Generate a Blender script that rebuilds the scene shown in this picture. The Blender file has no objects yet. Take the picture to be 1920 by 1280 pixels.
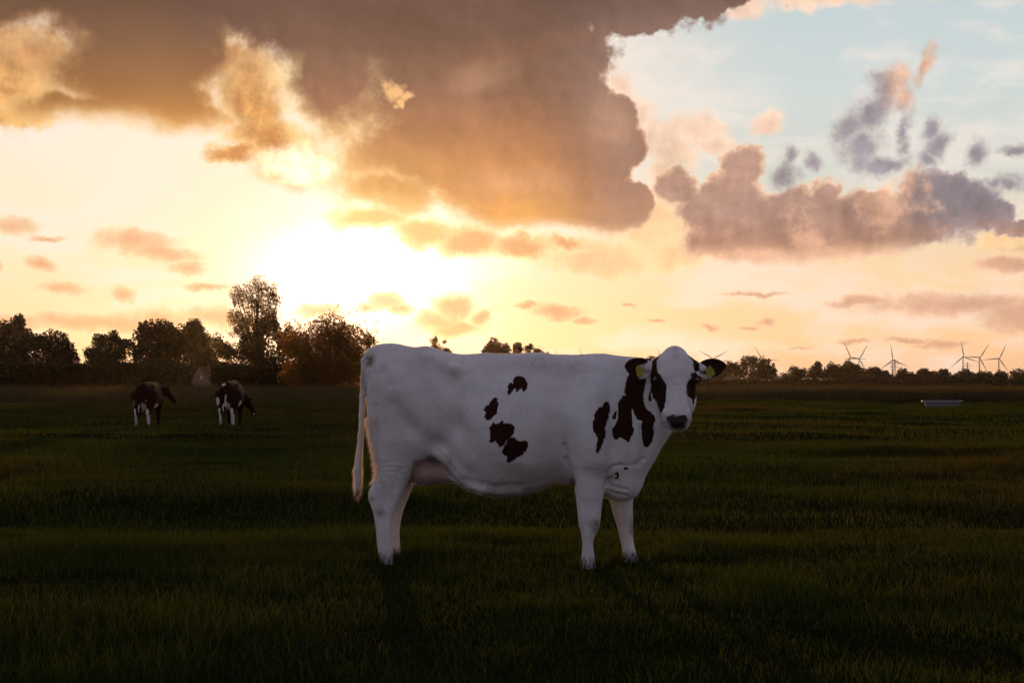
import bpy, bmesh, math, random
import numpy as np
from mathutils import Vector, Matrix

# ------------------------------------------------------------------ camera, exposure
SC = bpy.context.scene
COL = SC.collection
F_PX = 2666.7            # focal length in pixels of the 1920 px wide photograph (50 mm)
CZ = 1.23                # eye height
HOR = 720.0              # photograph row of the horizon
GR = 1.0                 # share of grass blades built
HAZE = 0.000027           # haze density per metre
cam_d = bpy.data.cameras.new("camera"); cam_d.lens = 50; cam_d.sensor_width = 36
cam_d.shift_y = (HOR - 640) / 1920
cam_d.clip_start = 0.1; cam_d.clip_end = 30000
cam = bpy.data.objects.new("camera", cam_d); COL.objects.link(cam)
cam.location = (0, 0, CZ); cam.rotation_euler = (math.radians(90), 0, 0)
SC.camera = cam
cam_d.dof.use_dof = False
SC.view_settings.view_transform = 'Standard'
SC.view_settings.look = 'None'
SC.view_settings.exposure = 0.0
SC.view_settings.gamma = 1.0
SC.render.engine = 'CYCLES'
cy = SC.cycles
cy.use_denoising = True
cy.max_bounces = 7; cy.diffuse_bounces = 3; cy.glossy_bounces = 2
cy.transmission_bounces = 4; cy.transparent_max_bounces = 8; cy.volume_bounces = 0
cy.sample_clamp_indirect = 4.0
cy.caustics_reflective = False; cy.caustics_refractive = False

SUN_PX, SUN_PY = 648, 556
SUN_AZ = math.atan((SUN_PX - 960) / F_PX)              # from +Y towards +X
SUN_EL = math.atan((HOR - SUN_PY) / math.hypot(F_PX, SUN_PX - 960))
sun_l = bpy.data.lights.new("sun", 'SUN'); sun_l.energy = 3.1; sun_l.angle = math.radians(0.6)
sun_l.color = (1.0, 0.46, 0.13)
sun = bpy.data.objects.new("sun", sun_l); COL.objects.link(sun)
sdir = Vector((math.sin(SUN_AZ) * math.cos(SUN_EL), math.cos(SUN_AZ) * math.cos(SUN_EL), math.sin(SUN_EL)))
sun.rotation_euler = (-sdir).to_track_quat('-Z', 'Y').to_euler()
sun.location = (0, 0, 60)

def lin(r, g, b):
    def f(c):
        c /= 255.0
        return c / 12.92 if c <= 0.04045 else ((c + 0.055) / 1.055) ** 2.4
    return (f(r), f(g), f(b), 1.0)

# ------------------------------------------------------------------ node helpers
class NT:
    def __init__(self, tree):
        self.t = tree
    def n(self, typ, **kw):
        nd = self.t.nodes.new(typ)
        for k, v in kw.items():
            setattr(nd, k, v)
        return nd
    def put(self, sock, v):
        if isinstance(v, bpy.types.NodeSocket):
            self.t.links.new(v, sock)
        elif v is not None:
            if hasattr(sock, 'default_value'):
                try:
                    sock.default_value = v
                except Exception:
                    sock.default_value = v[:3]
    def m(self, op, a, b=None, c=None, clamp=False):
        nd = self.n('ShaderNodeMath', operation=op, use_clamp=clamp)
        self.put(nd.inputs[0], a); self.put(nd.inputs[1], b); self.put(nd.inputs[2], c)
        return nd.outputs[0]
    def vm(self, op, a, b=None, s=None):
        nd = self.n('ShaderNodeVectorMath', operation=op)
        self.put(nd.inputs[0], a); self.put(nd.inputs[1], b)
        if s is not None:
            self.put(nd.inputs['Scale'], s)
        return nd.outputs['Value'] if op in ('LENGTH', 'DOT_PRODUCT', 'DISTANCE') else nd.outputs[0]
    def sm(self, x, a, b, lo=0.0, hi=1.0):
        nd = self.n('ShaderNodeMapRange', interpolation_type='SMOOTHSTEP')
        for i, v in enumerate((x, a, b, lo, hi)):
            self.put(nd.inputs[i], v)
        return nd.outputs[0]
    def lr(self, x, a, b, lo=0.0, hi=1.0):
        nd = self.n('ShaderNodeMapRange')
        for i, v in enumerate((x, a, b, lo, hi)):
            self.put(nd.inputs[i], v)
        return nd.outputs[0]
    def mix(self, f, a, b, blend='MIX'):
        nd = self.n('ShaderNodeMix', data_type='RGBA', blend_type=blend)
        nd.clamp_factor = True
        self.put(nd.inputs['Factor'], f)
        self.put(nd.inputs[6], a); self.put(nd.inputs[7], b)
        return nd.outputs[2]
    def noise(self, vec, scale, detail=4.0, rough=0.55, out='Fac', dim='3D', dist=0.0, w=None):
        nd = self.n('ShaderNodeTexNoise', noise_dimensions=dim)
        self.put(nd.inputs['Vector'], vec)
        nd.inputs['Scale'].default_value = scale
        nd.inputs['Detail'].default_value = detail
        nd.inputs['Roughness'].default_value = rough
        nd.inputs['Distortion'].default_value = dist
        return nd.outputs[0 if out == 'Fac' else 1]
    def ramp(self, x, stops, interp='LINEAR'):
        nd = self.n('ShaderNodeValToRGB')
        cr = nd.color_ramp; cr.interpolation = interp
        while len(cr.elements) < len(stops):
            cr.elements.new(0.5)
        for e, (p, c) in zip(cr.elements, sorted(stops, key=lambda s: s[0])):
            e.position = p; e.color = c
        self.put(nd.inputs[0], x)
        return nd.outputs[0]
# ------------------------------------------------------------------ sky (world)
world = bpy.data.worlds.new("World"); SC.world = world; world.use_nodes = True
W = NT(world.node_tree); world.node_tree.nodes.clear()
def A(px): return math.atan((px - 960) / F_PX) * F_PX / 1000.0     # azimuth, in units of F_PX/1000 per radian
def E(py): return math.atan((HOR - py) / F_PX) * F_PX / 1000.0     # elevation, same unit
tc = W.n('ShaderNodeTexCoord').outputs['Generated']
sep = W.n('ShaderNodeSeparateXYZ'); W.put(sep.inputs[0], tc)
az0 = W.m('MULTIPLY', W.m('ARCTAN2', sep.outputs[0], sep.outputs[1]), F_PX / 1000)
el0 = W.m('MULTIPLY', W.m('ARCSINE', sep.outputs[2]), F_PX / 1000)
cmb = W.n('ShaderNodeCombineXYZ'); W.put(cmb.inputs[0], az0); W.put(cmb.inputs[1], el0)
P0 = cmb.outputs[0]
def cn(scale, detail, rough, off):
    c = W.noise(W.vm('ADD', P0, (off, off * 1.7, 0)), scale, detail, rough, out='Color', dim='2D')
    return W.vm('MULTIPLY', W.vm('SUBTRACT', c, (0.5, 0.5, 0.5)), (2, 2, 0))
WLO, WHI = cn(4.0, 2, 0.6, 0.0), cn(15.0, 5, 0.64, 3.1)
nA = W.noise(P0, 7.0, 5, 0.6, dim='2D'); nB = W.noise(W.vm('ADD', P0, (0.016, 0.012, 0)), 7.0, 5, 0.6, dim='2D')
relief = W.m('MULTIPLY', W.m('SUBTRACT', nA, nB), 5.0)          # lit from the sun's side
nF = W.noise(P0, 26.0, 4, 0.62, dim='2D')
P = az = el = near = near2 = None
def begin(prev=None):
    """coordinates for one cloud layer. They are chained to the layer before (times 1e-9), so that
    the renderer evaluates the layers one after another instead of holding all of them at once."""
    global P, az, el, near, near2
    P = P0 if prev is None else W.vm('ADD', P0, W.vm('SCALE', prev, s=1e-9))
    sp = W.n('ShaderNodeSeparateXYZ'); W.put(sp.inputs[0], P)
    az, el = sp.outputs[0], sp.outputs[1]
    rs = W.vm('LENGTH', W.vm('MULTIPLY', W.vm('SUBTRACT', P, (A(675), E(520), 0)), (0.80, 1.45, 1)))
    near = W.m('POWER', 2.718, W.m('MULTIPLY', rs, -4.6))           # 1 at the sun
    near2 = W.m('POWER', 2.718, W.m('MULTIPLY', W.m('MULTIPLY', rs, rs), -60.0))
    return W.mix(W.m('MULTIPLY', near, 2.2, clamp=True), lin(252, 206, 166), (1.5, 1.15, 0.60, 1))
def wrp(lo, hi):
    return W.vm('ADD', P, W.vm('ADD', W.vm('SCALE', WLO, s=lo), W.vm('SCALE', WHI, s=hi)))
def WB(): return wrp(0.050, 0.018)
def WM(): return wrp(0.022, 0.024)
def WF(): return wrp(0.010, 0.028)
def fld(Pw, blobs, k=0.12, holes=()):
    d = None
    def one(b):
        cx, cy, rx, ry = b[:4]; rot = b[4] if len(b) > 4 else 0.0
        if not rot:
            return W.vm('LENGTH', W.vm('MULTIPLY', W.vm('SUBTRACT', Pw, (A(cx), E(cy), 0)), (1000 / rx, 1000 / ry, 0)))
        mp = W.n('ShaderNodeMapping', vector_type='TEXTURE')
        W.put(mp.inputs[0], Pw)
        mp.inputs['Location'].default_value = (A(cx), E(cy), 0)
        mp.inputs['Rotation'].default_value = (0, 0, math.radians(rot))
        mp.inputs['Scale'].default_value = (rx / 1000, ry / 1000, 1)
        return W.vm('LENGTH', mp.outputs[0])
    for b in blobs:
        l = one(b)
        d = l if d is None else W.m('SMOOTH_MIN', d, l, k)
    d = W.m('SUBTRACT', 1.0, d)
    for b in holes:
        d = W.m('MINIMUM', d, W.m('SUBTRACT', one(b), 1.0))
    return d
begin()
# clear sky: a physical sky plus the warm band above the horizon
nish = W.n('ShaderNodeTexSky', sky_type='NISHITA'); nish.sun_disc = False
nish.sun_elevation = SUN_EL; nish.sun_rotation = SUN_AZ
nish.dust_density = 1.5; nish.air_density = 1.0
yv = W.m('DIVIDE', el, 0.72)                                   # 0 horizon .. 1 top of the photograph
clearR = W.ramp(yv, [(0.0, lin(240, 186, 146)), (0.10, lin(255, 205, 156)), (0.25, lin(255, 214, 166)), (0.38, lin(240, 217, 185)),
                     (0.52, lin(212, 216, 206)), (0.75, lin(206, 217, 216)), (1.0, lin(194, 209, 214))])
clearL = W.ramp(yv, [(0.0, lin(250, 200, 150)), (0.15, lin(255, 220, 170)), (0.35, lin(255, 232, 196)), (0.6, lin(255, 236, 214)), (1.0, lin(240, 225, 210))])
clear = W.mix(W.sm(az, A(1500), A(900)), clearR, clearL)
clear = W.mix(W.sm(W.noise(W.vm('MULTIPLY', wrp(0.05, 0), (1.0, 3.2, 1)), 3.2, 4, 0.6, dim='2D'), 0.40, 0.66, 0, 0.55), clear, lin(246, 234, 224))
glow = W.mix(W.m('MULTIPLY', near2, 1.0), (0, 0, 0, 1), (2.3, 1.9, 1.4, 1))
glow2 = W.mix(near, (0, 0, 0, 1), (0.22, 0.165, 0.10, 1))
clear = W.mix(1.0, W.mix(1.0, clear, glow, 'ADD'), glow2, 'ADD')

def bil(D, amp, fine=0.0):
    D = W.m('ADD', D, W.m('MULTIPLY', W.m('SUBTRACT', nA, 0.5), amp))
    if fine: D = W.m('ADD', D, W.m('MULTIPLY', W.m('SUBTRACT', nF, 0.5), fine))
    return D
def layer(bg, D, body, rim, soft=0.12, rimw=0.35, op=1.0, rel=0.25):
    a = W.m('MULTIPLY', W.sm(D, 0.0, soft), op)
    c = W.mix(W.sm(D, 0.0, rimw), rim, body)
    if rel:
        c = W.vm('SCALE', c, s=W.m('ADD', 1.0, W.m('MULTIPLY', relief, rel)))
    return W.mix(a, bg, c)
def floor_at(D, py, k=16.0):
    """a cloud base: nothing of the cloud hangs lower than that elevation"""
    e = W.m('ADD', W.m('SUBTRACT', el, E(py)), W.m('MULTIPLY', W.m('SUBTRACT', nA, 0.5), 0.060))
    return W.m('SMOOTH_MIN', D, W.m('MULTIPLY', e, k), 0.3)
sky = clear
rimcol = begin(clear)
# low bands and little clouds near the horizon
low = [(1790, 577, 230, 32), (1930, 598, 140, 42), (1610, 570, 85, 13), (1890, 508, 90, 20), (1930, 470, 120, 26), (1040, 583, 95, 26), (985, 572, 40, 14),
       (1100, 600, 34, 12), (850, 578, 66, 40), (826, 602, 70, 30), (728, 568, 56, 30), (752, 582, 46, 18), (860, 616, 96, 22), (905, 596, 30, 30), (690, 584, 30, 14), (1180, 570, 26, 9), (1420, 555, 80, 6),
       (1438, 604, 38, 17), (1405, 616, 32, 8), (1330, 615, 30, 8), (1770, 652, 80, 12), (1600, 640, 60, 8), (1700, 644, 60, 9), (1500, 650, 40, 6), (1230, 600, 30, 6)]
lowbody = W.mix(W.sm(az, A(800), A(1500)), lin(208, 144, 106), lin(210, 158, 132))
sky = layer(sky, bil(fld(wrp(0.012, 0.016), low, 0.06), 0.5, 0.5), lowbody, rimcol, 0.55, 0.9, 0.85, 0.16)
rimcol = begin(sky)
lowl = [(250, 463, 100, 30), (300, 480, 95, 26, -12), (345, 508, 50, 16), (20, 440, 56, 26), (90, 458, 40, 8), (78, 508, 36, 20, -20), (122, 550, 52, 17), (228, 558, 26, 26),
        (190, 612, 270, 24), (300, 606, 100, 26), (20, 612, 100, 22), (-10, 512, 20, 20), (400, 600, 100, 26), (380, 540, 60, 12), (600, 585, 60, 18)]
lb = W.mix(near, lin(228, 166, 124), (0.58, 0.35, 0.21, 1))
sky = layer(sky, bil(fld(wrp(0.012, 0.016), lowl, 0.06), 0.5, 0.5), lb, lin(255, 222, 178), 0.45, 1.0, 0.88, 0.12)
rimcol = begin(sky)
# pale cumulus tops, right of the big cloud
pale = [(1310, 240, 76, 34), (1442, 236, 44, 28, 15), (1268, 280, 60, 66), (1245, 330, 56, 66), (1345, 275, 50, 28), (1160, 158, 46, 26, -30), (1196, 215, 40, 54), (1226, 250, 30, 60),
        (1230, 420, 90, 80), (1100, 480, 160, 44), (1270, 480, 80, 38), (1560, 6, 240, 30), (1385, 30, 50, 30), (1820, -4, 220, 16), (1880, 455, 80, 34), (1200, 200, 30, 20)]
sky = layer(sky, bil(fld(WM(), pale, 0.10), 0.7, 0.4), W.mix(W.sm(el, E(440), E(250)), lin(250, 200, 150), lin(243, 205, 178)), W.mix(W.sm(el, E(500), E(300)), lin(255, 226, 170), lin(250, 224, 200)), 0.55, 1.0, 0.92, 0.22)
rimcol = begin(sky)
# orange lobes under the big cloud
under = [(980, 462, 100, 36), (880, 450, 110, 42), (700, 415, 110, 34), (800, 440, 95, 42), (1055, 452, 60, 22)]
sky = layer(sky, bil(fld(WM(), under, 0.12), 0.4, 0.3), W.mix(W.sm(az, A(700), A(950)), lin(250, 200, 128), lin(226, 166, 114)), rimcol, 0.45, 0.8, 0.95, 0.12)
rimcol = begin(sky)
# warm veil between the two dark masses
veil = [(470, 190, 90, 125, 18), (70, 140, 100, 80), (500, 262, 125, 66, -24), (550, 318, 90, 52), (614, 325, 40, 36), (30, 180, 110, 100), (20, 240, 120, 30), (450, 295, 85, 25), (428, 130, 26, 44), (760, 180, 90, 60)]
veilc = W.mix(W.sm(nA, 0.38, 0.62), lin(204, 138, 74), lin(240, 182, 110))
veilc = W.mix(W.sm(el, E(230), E(110), 0, 0.75), veilc, lin(172, 122, 84))
veilc = W.mix(W.m('MULTIPLY', near2, 1.5, clamp=True), veilc, (1.4, 1.1, 0.65, 1))
veilc = W.mix(W.sm(bil(fld(WM(), [(592, 335, 80, 70), (530, 310, 80, 42), (560, 380, 90, 50)], 0.2), 0.8, 0.6), -0.1, 0.7), veilc, (1.35, 1.12, 0.78, 1))
sky = layer(sky, bil(fld(WM(), veil, 0.15), 0.8, 0.4), veilc, lin(250, 212, 150), 0.5, 0.8, 0.97, 0.35)
rimcol = begin(sky)
# right cumulus with a flat base
cum = [(1266, 362, 54, 42), (1320, 400, 84, 52), (1340, 375, 50, 30), (1402, 322, 50, 56), (1388, 372, 70, 60), (1400, 425, 140, 74), (1550, 425, 155, 66), (1560, 374, 42, 38), (1490, 400, 74, 44),
       (1690, 430, 135, 60), (1785, 385, 104, 58, -8), (1855, 415, 54, 30), (1500, 466, 225, 50), (1660, 462, 120, 42), (1360, 460, 100, 44), (1640, 405, 48, 36), (1910, 440, 60, 18), (1720, 395, 50, 34)]
Dcum = floor_at(bil(fld(WM(), cum, 0.12), 0.75, 0.35), 502, 9.0)
cumb = W.ramp(W.lr(el, E(505), E(330)), [(0, lin(206, 152, 122)), (0.2, lin(186, 142, 122)), (0.6, lin(182, 146, 134)), (1.0, lin(200, 160, 144))])
cumb = W.mix(W.m('MULTIPLY', W.sm(az, A(1660), A(1760)), W.sm(el, E(470), E(400))), cumb, lin(140, 132, 138))
cumb = W.mix(W.sm(nA, 0.50, 0.68, 0, 0.75), cumb, lin(232, 182, 152))
sky = layer(sky, Dcum, W.vm('SCALE', cumb, s=0.88), W.mix(W.sm(az, A(1650), A(1800)), lin(253, 208, 172), lin(176, 162, 166)), 0.24, 0.42, 1.0, 0.30)
rimcol = begin(sky)
# grey scraps
scr = [(1670, 178, 64, 52, 30), (1694, 205, 40, 58), (1660, 205, 70, 44, 38), (1625, 228, 74, 50, 38), (1598, 252, 66, 48), (1618, 290, 60, 60, -30), (1655, 322, 80, 26), (1696, 262, 20, 62), (1745, 262, 26, 44, -14), (1762, 292, 36, 40), (1745, 318, 28, 32),
       (1472, 335, 42, 48, 20), (1478, 305, 22, 30), (1838, 312, 32, 40), (1908, 306, 40, 20), (1900, 362, 52, 24), (1524, 312, 30, 22), (1730, 150, 20, 56, -20), (1870, 362, 30, 20)]
scrb = W.mix(W.m('MULTIPLY', W.sm(az, A(1640), A(1690)), W.sm(el, E(250), E(190))), lin(146, 140, 149), lin(226, 176, 148))
sky = layer(sky, bil(fld(wrp(0.012, 0.020), scr, 0.2), 0.8, 0.8), scrb, W.mix(0.5, scrb, lin(225, 212, 205)), 0.75, 1.0, 0.95, 0.35)
rimcol = begin(sky)
def mottle(c, Q, amp):
    return W.vm('SCALE', c, s=W.m('ADD', 1.0, W.m('MULTIPLY', W.m('SUBTRACT', W.noise(Q, 3.4, 1, 0.5, dim='2D'), 0.5), amp)))
# left dark mass
Q = WB()
darkL = [(230, 20, 330, 110), (250, 140, 175, 120), (350, 110, 85, 115), (200, 236, 200, 40), (345, 228, 120, 44), (30, 20, 140, 80), (500, -20, 300, 140), (60, 0, 190, 100), (280, 190, 170, 85)]
bL = W.ramp(W.lr(el, E(275), E(0)), [(0, lin(240, 176, 100)), (0.12, lin(214, 148, 84)), (0.35, lin(176, 125, 82)), (0.65, lin(140, 103, 80)), (1.0, lin(108, 84, 71))])
bL = W.vm('SCALE', mottle(bL, Q, 0.45), s=0.75)
sky = layer(sky, floor_at(bil(fld(Q, darkL, 0.3), 0.6, 0.18), 276, 8.0), bL, W.mix(W.sm(el, E(260), E(60)), lin(252, 206, 136), lin(205, 150, 104)), 0.36, 0.5, 1.0, 0.0)
rimcol = begin(sky)
# central dark mass
Q = WB()
darkC = [(960, -60, 480, 140), (700, 20, 330, 160), (500, 0, 230, 110), (620, 140, 130, 105), (820, 150, 290, 180), (940, 130, 200, 150), (760, 290, 140, 110), (930, 310, 230, 130), (1080, 225, 90, 100), (1165, 262, 66, 56), (1150, 205, 50, 40),
         (1110, 345, 84, 84), (720, 365, 110, 60), (1168, 385, 56, 50), (1130, 320, 60, 70), (1000, 395, 200, 50), (1060, 110, 70, 60), (1290, -2, 130, 36), (1190, 20, 90, 50)]
bC = W.ramp(W.lr(el, E(450), E(0)), [(0, lin(246, 194, 124)), (0.10, lin(244, 176, 102)), (0.22, lin(222, 154, 96)), (0.42, lin(188, 132, 96)), (0.62, lin(148, 110, 92)), (0.8, lin(122, 94, 82)), (1.0, lin(104, 82, 74))])
bC = W.mix(W.sm(az, A(980), A(1180), 0, 0.8), bC, lin(166, 134, 124))
bC = W.mix(W.m('MULTIPLY', W.sm(az, A(950), A(600)), W.sm(el, E(200), E(400))), bC, lin(246, 194, 122))
bC = W.mix(W.sm(el, E(110), E(-10), 0, 0.7), bC, lin(112, 88, 80))
bC = W.vm('SCALE', mottle(bC, Q, 0.40), s=0.84)
bC = W.mix(W.sm(fld(Q, [(640, 175, 110, 60, -30), (980, 90, 260, 40, 5), (820, 240, 120, 60)], 0.2), 0.0, 0.9, 0, 0.30), bC, lin(140, 96, 78))
bC = W.mix(W.sm(fld(Q, [(1130, 215, 80, 70), (960, 350, 160, 50), (900, 130, 100, 40)], 0.2), 0.0, 0.9, 0, 0.28), bC, lin(226, 176, 142))
DC = floor_at(bil(fld(Q, darkC, 0.22), 0.85, 0.26), 442, 7.0)
hole = W.sm(fld(WF(), [(738, 170, 26, 22), (762, 182, 22, 14), (748, 195, 14, 12)], 0.15), 0.0, 0.6, 0, 0.9)
rimC = W.mix(W.sm(az, A(700), A(1150)), (1.15, 0.84, 0.42, 1), W.mix(W.sm(el, E(200), E(60)), lin(244, 196, 160), lin(165, 136, 124)))
rimC = W.mix(W.sm(el, E(150), E(90)), rimC, bC)
soft = W.m('ADD', 0.15, W.m('MULTIPLY', W.sm(az, A(1050), A(700)), 0.22))
sky = W.mix(hole, layer(sky, DC, bC, rimC, soft, W.m('MULTIPLY', soft, 1.6), 1.0, 0.16), lin(246, 192, 134))
# the rest of the sky dome (behind and above the photograph): blue-mauve dusk with broken cloud
ang = W.vm('DOT_PRODUCT', tc, (math.sin(SUN_AZ), math.cos(SUN_AZ), 0.0))
rest = W.ramp(sep.outputs[2], [(0.0, (0.52, 0.43, 0.50, 1)), (0.2, (0.42, 0.42, 0.57, 1)), (1.0, (0.14, 0.19, 0.35, 1))])
rest = W.mix(0.35, rest, W.vm('SCALE', nish.outputs[0], s=0.12))
rest = W.mix(W.sm(W.noise(tc, 2.6, 3, 0.6), 0.46, 0.62), rest, (0.27, 0.23, 0.27, 1))
rest = W.mix(W.sm(ang, 0.0, 0.9, 0, 0.6), rest, (0.40, 0.27, 0.20, 1))
inview = W.m('MULTIPLY', W.m('MULTIPLY', W.sm(W.m('ABSOLUTE', az0), 2.3, 1.4), W.sm(el0, 1.2, 0.8)), W.sm(el0, -0.12, -0.06))
bg = W.n('ShaderNodeBackground'); W.put(bg.inputs[0], sky)
bg2 = W.n('ShaderNodeBackground'); W.put(bg2.inputs[0], rest)
mx = W.n('ShaderNodeMixShader'); W.put(mx.inputs[0], inview)
W.t.links.new(bg2.outputs[0], mx.inputs[1]); W.t.links.new(bg.outputs[0], mx.inputs[2])
wo = W.n('ShaderNodeOutputWorld'); W.t.links.new(mx.outputs[0], wo.inputs[0])
world.cycles.sampling_method = 'MANUAL'; world.cycles.sample_map_resolution = 256
# ------------------------------------------------------------------ object helpers
def prop(o, label=None, cat=None, group=None, kind=None):
    for k, v in (('label', label), ('category', cat), ('group', group), ('kind', kind)):
        if v: o[k] = v
    return o
def empty(name, loc, label, cat, group=None, rz=0.0):
    o = bpy.data.objects.new(name, None); COL.objects.link(o)
    o.location = loc; o.rotation_euler = (0, 0, rz); o.empty_display_size = 0.2
    return prop(o, label, cat, group)
def mesh_obj(name, V, Fq, mat, parent=None, loc=(0, 0, 0), smooth=True, attrs=None):
    """V (n,3); Fq (m,3) or (m,4) array, or a list of face arrays"""
    me = bpy.data.meshes.new(name)
    V = np.asarray(V, dtype=np.float32)
    Fl = Fq if isinstance(Fq, list) and len(Fq) and isinstance(Fq[0], np.ndarray) and Fq[0].ndim == 2 else [np.asarray(Fq)]
    idx = np.concatenate([f.ravel() for f in Fl]).astype(np.int32)
    sizes = np.concatenate([np.full(len(f), f.shape[1], np.int32) for f in Fl])
    me.vertices.add(len(V)); me.vertices.foreach_set('co', V.ravel())
    me.loops.add(len(idx)); me.loops.foreach_set('vertex_index', idx)
    me.polygons.add(len(sizes))
    st = np.zeros(len(sizes), np.int32); st[1:] = np.cumsum(sizes)[:-1]
    me.polygons.foreach_set('loop_start', st); me.polygons.foreach_set('loop_total', sizes)
    me.polygons.foreach_set('use_smooth', np.full(len(sizes), smooth))
    me.update(calc_edges=True)
    for k, a in (attrs or {}).items():
        at = me.attributes.new(k, 'FLOAT', 'POINT'); at.data.foreach_set('value', np.asarray(a, np.float32))
    if mat: me.materials.append(mat)
    o = bpy.data.objects.new(name, me); COL.objects.link(o)
    o.location = loc
    if parent: o.parent = parent
    return o
def material(name):
    m = bpy.data.materials.new(name); m.use_nodes = True
    t = NT(m.node_tree)
    b = m.node_tree.nodes['Principled BSDF']
    b.inputs['Specular IOR Level'].default_value = 0.2
    return m, t, b
def simple_mat(name, col, rough=0.7, spec=0.2, metal=0.0, var=0.15, scale=6.0):
    m, t, b = material(name)
    g = t.n('ShaderNodeNewGeometry').outputs['Position']
    n = t.noise(g, scale, 4, 0.6)
    c = t.mix(n, tuple(x * (1 - var) for x in col[:3]) + (1,), tuple(min(1, x * (1 + var)) for x in col[:3]) + (1,))
    t.put(b.inputs['Base Color'], c); b.inputs['Roughness'].default_value = rough
    b.inputs['Specular IOR Level'].default_value = spec; b.inputs['Metallic'].default_value = metal
    return m
def attr(t, name):
    nd = t.n('ShaderNodeAttribute', attribute_name=name); return nd.outputs['Fac']

# value noise for terrain
def _hash(ix, iy, seed):
    h = (ix.astype(np.int64) * 374761393 + iy.astype(np.int64) * 668265263 + seed * 144269) & 0x7fffffff
    h = ((h ^ (h >> 13)) * 1274126177) & 0x7fffffff
    return ((h ^ (h >> 16)) & 0xffff) / 65535.0
def vnoise(x, y, seed=0):
    x = np.asarray(x, float); y = np.asarray(y, float)
    ix = np.floor(x); iy = np.floor(y); fx = x - ix; fy = y - iy
    fx = fx * fx * (3 - 2 * fx); fy = fy * fy * (3 - 2 * fy)
    a = _hash(ix, iy, seed); b = _hash(ix + 1, iy, seed); c = _hash(ix, iy + 1, seed); d = _hash(ix + 1, iy + 1, seed)
    return (a * (1 - fx) + b * fx) * (1 - fy) + (c * (1 - fx) + d * fx) * fy

# ---- signed distance modelling: polygons inflated to a thickness, cones, ellipsoids, then surface nets
def poly_sd(poly, X, Z):
    """signed distance to a closed polygon, positive inside"""
    poly = np.asarray(poly, float); n = len(poly)
    d2 = np.full(X.shape, 1e9); ins = np.zeros(X.shape, bool)
    for i in range(n):
        ax, az_ = poly[i]; bx, bz = poly[(i + 1) % n]
        ex, ez = bx - ax, bz - az_
        t = np.clip(((X - ax) * ex + (Z - az_) * ez) / (ex * ex + ez * ez + 1e-12), 0, 1)
        d2 = np.minimum(d2, (X - ax - t * ex) ** 2 + (Z - az_ - t * ez) ** 2)
        c = ((az_ > Z) != (bz > Z)) & (X < ex * (Z - az_) / (ez if abs(ez) > 1e-12 else 1e-12) + ax)
        ins ^= c
    return np.where(ins, 1, -1) * np.sqrt(d2)
def chaikin(poly, it=2):
    p = np.asarray(poly, float)
    for _ in range(it):
        q = np.roll(p, -1, 0)
        p = np.stack([p * .75 + q * .25, p * .25 + q * .75], 1).reshape(-1, 2)
    return p
def smin(a, b, k):
    h = np.clip(0.5 + 0.5 * (b - a) / k, 0, 1)
    return b * (1 - h) + a * h - k * h * (1 - h)
def smax(a, b, k):
    return -smin(-a, -b, k)
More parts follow.
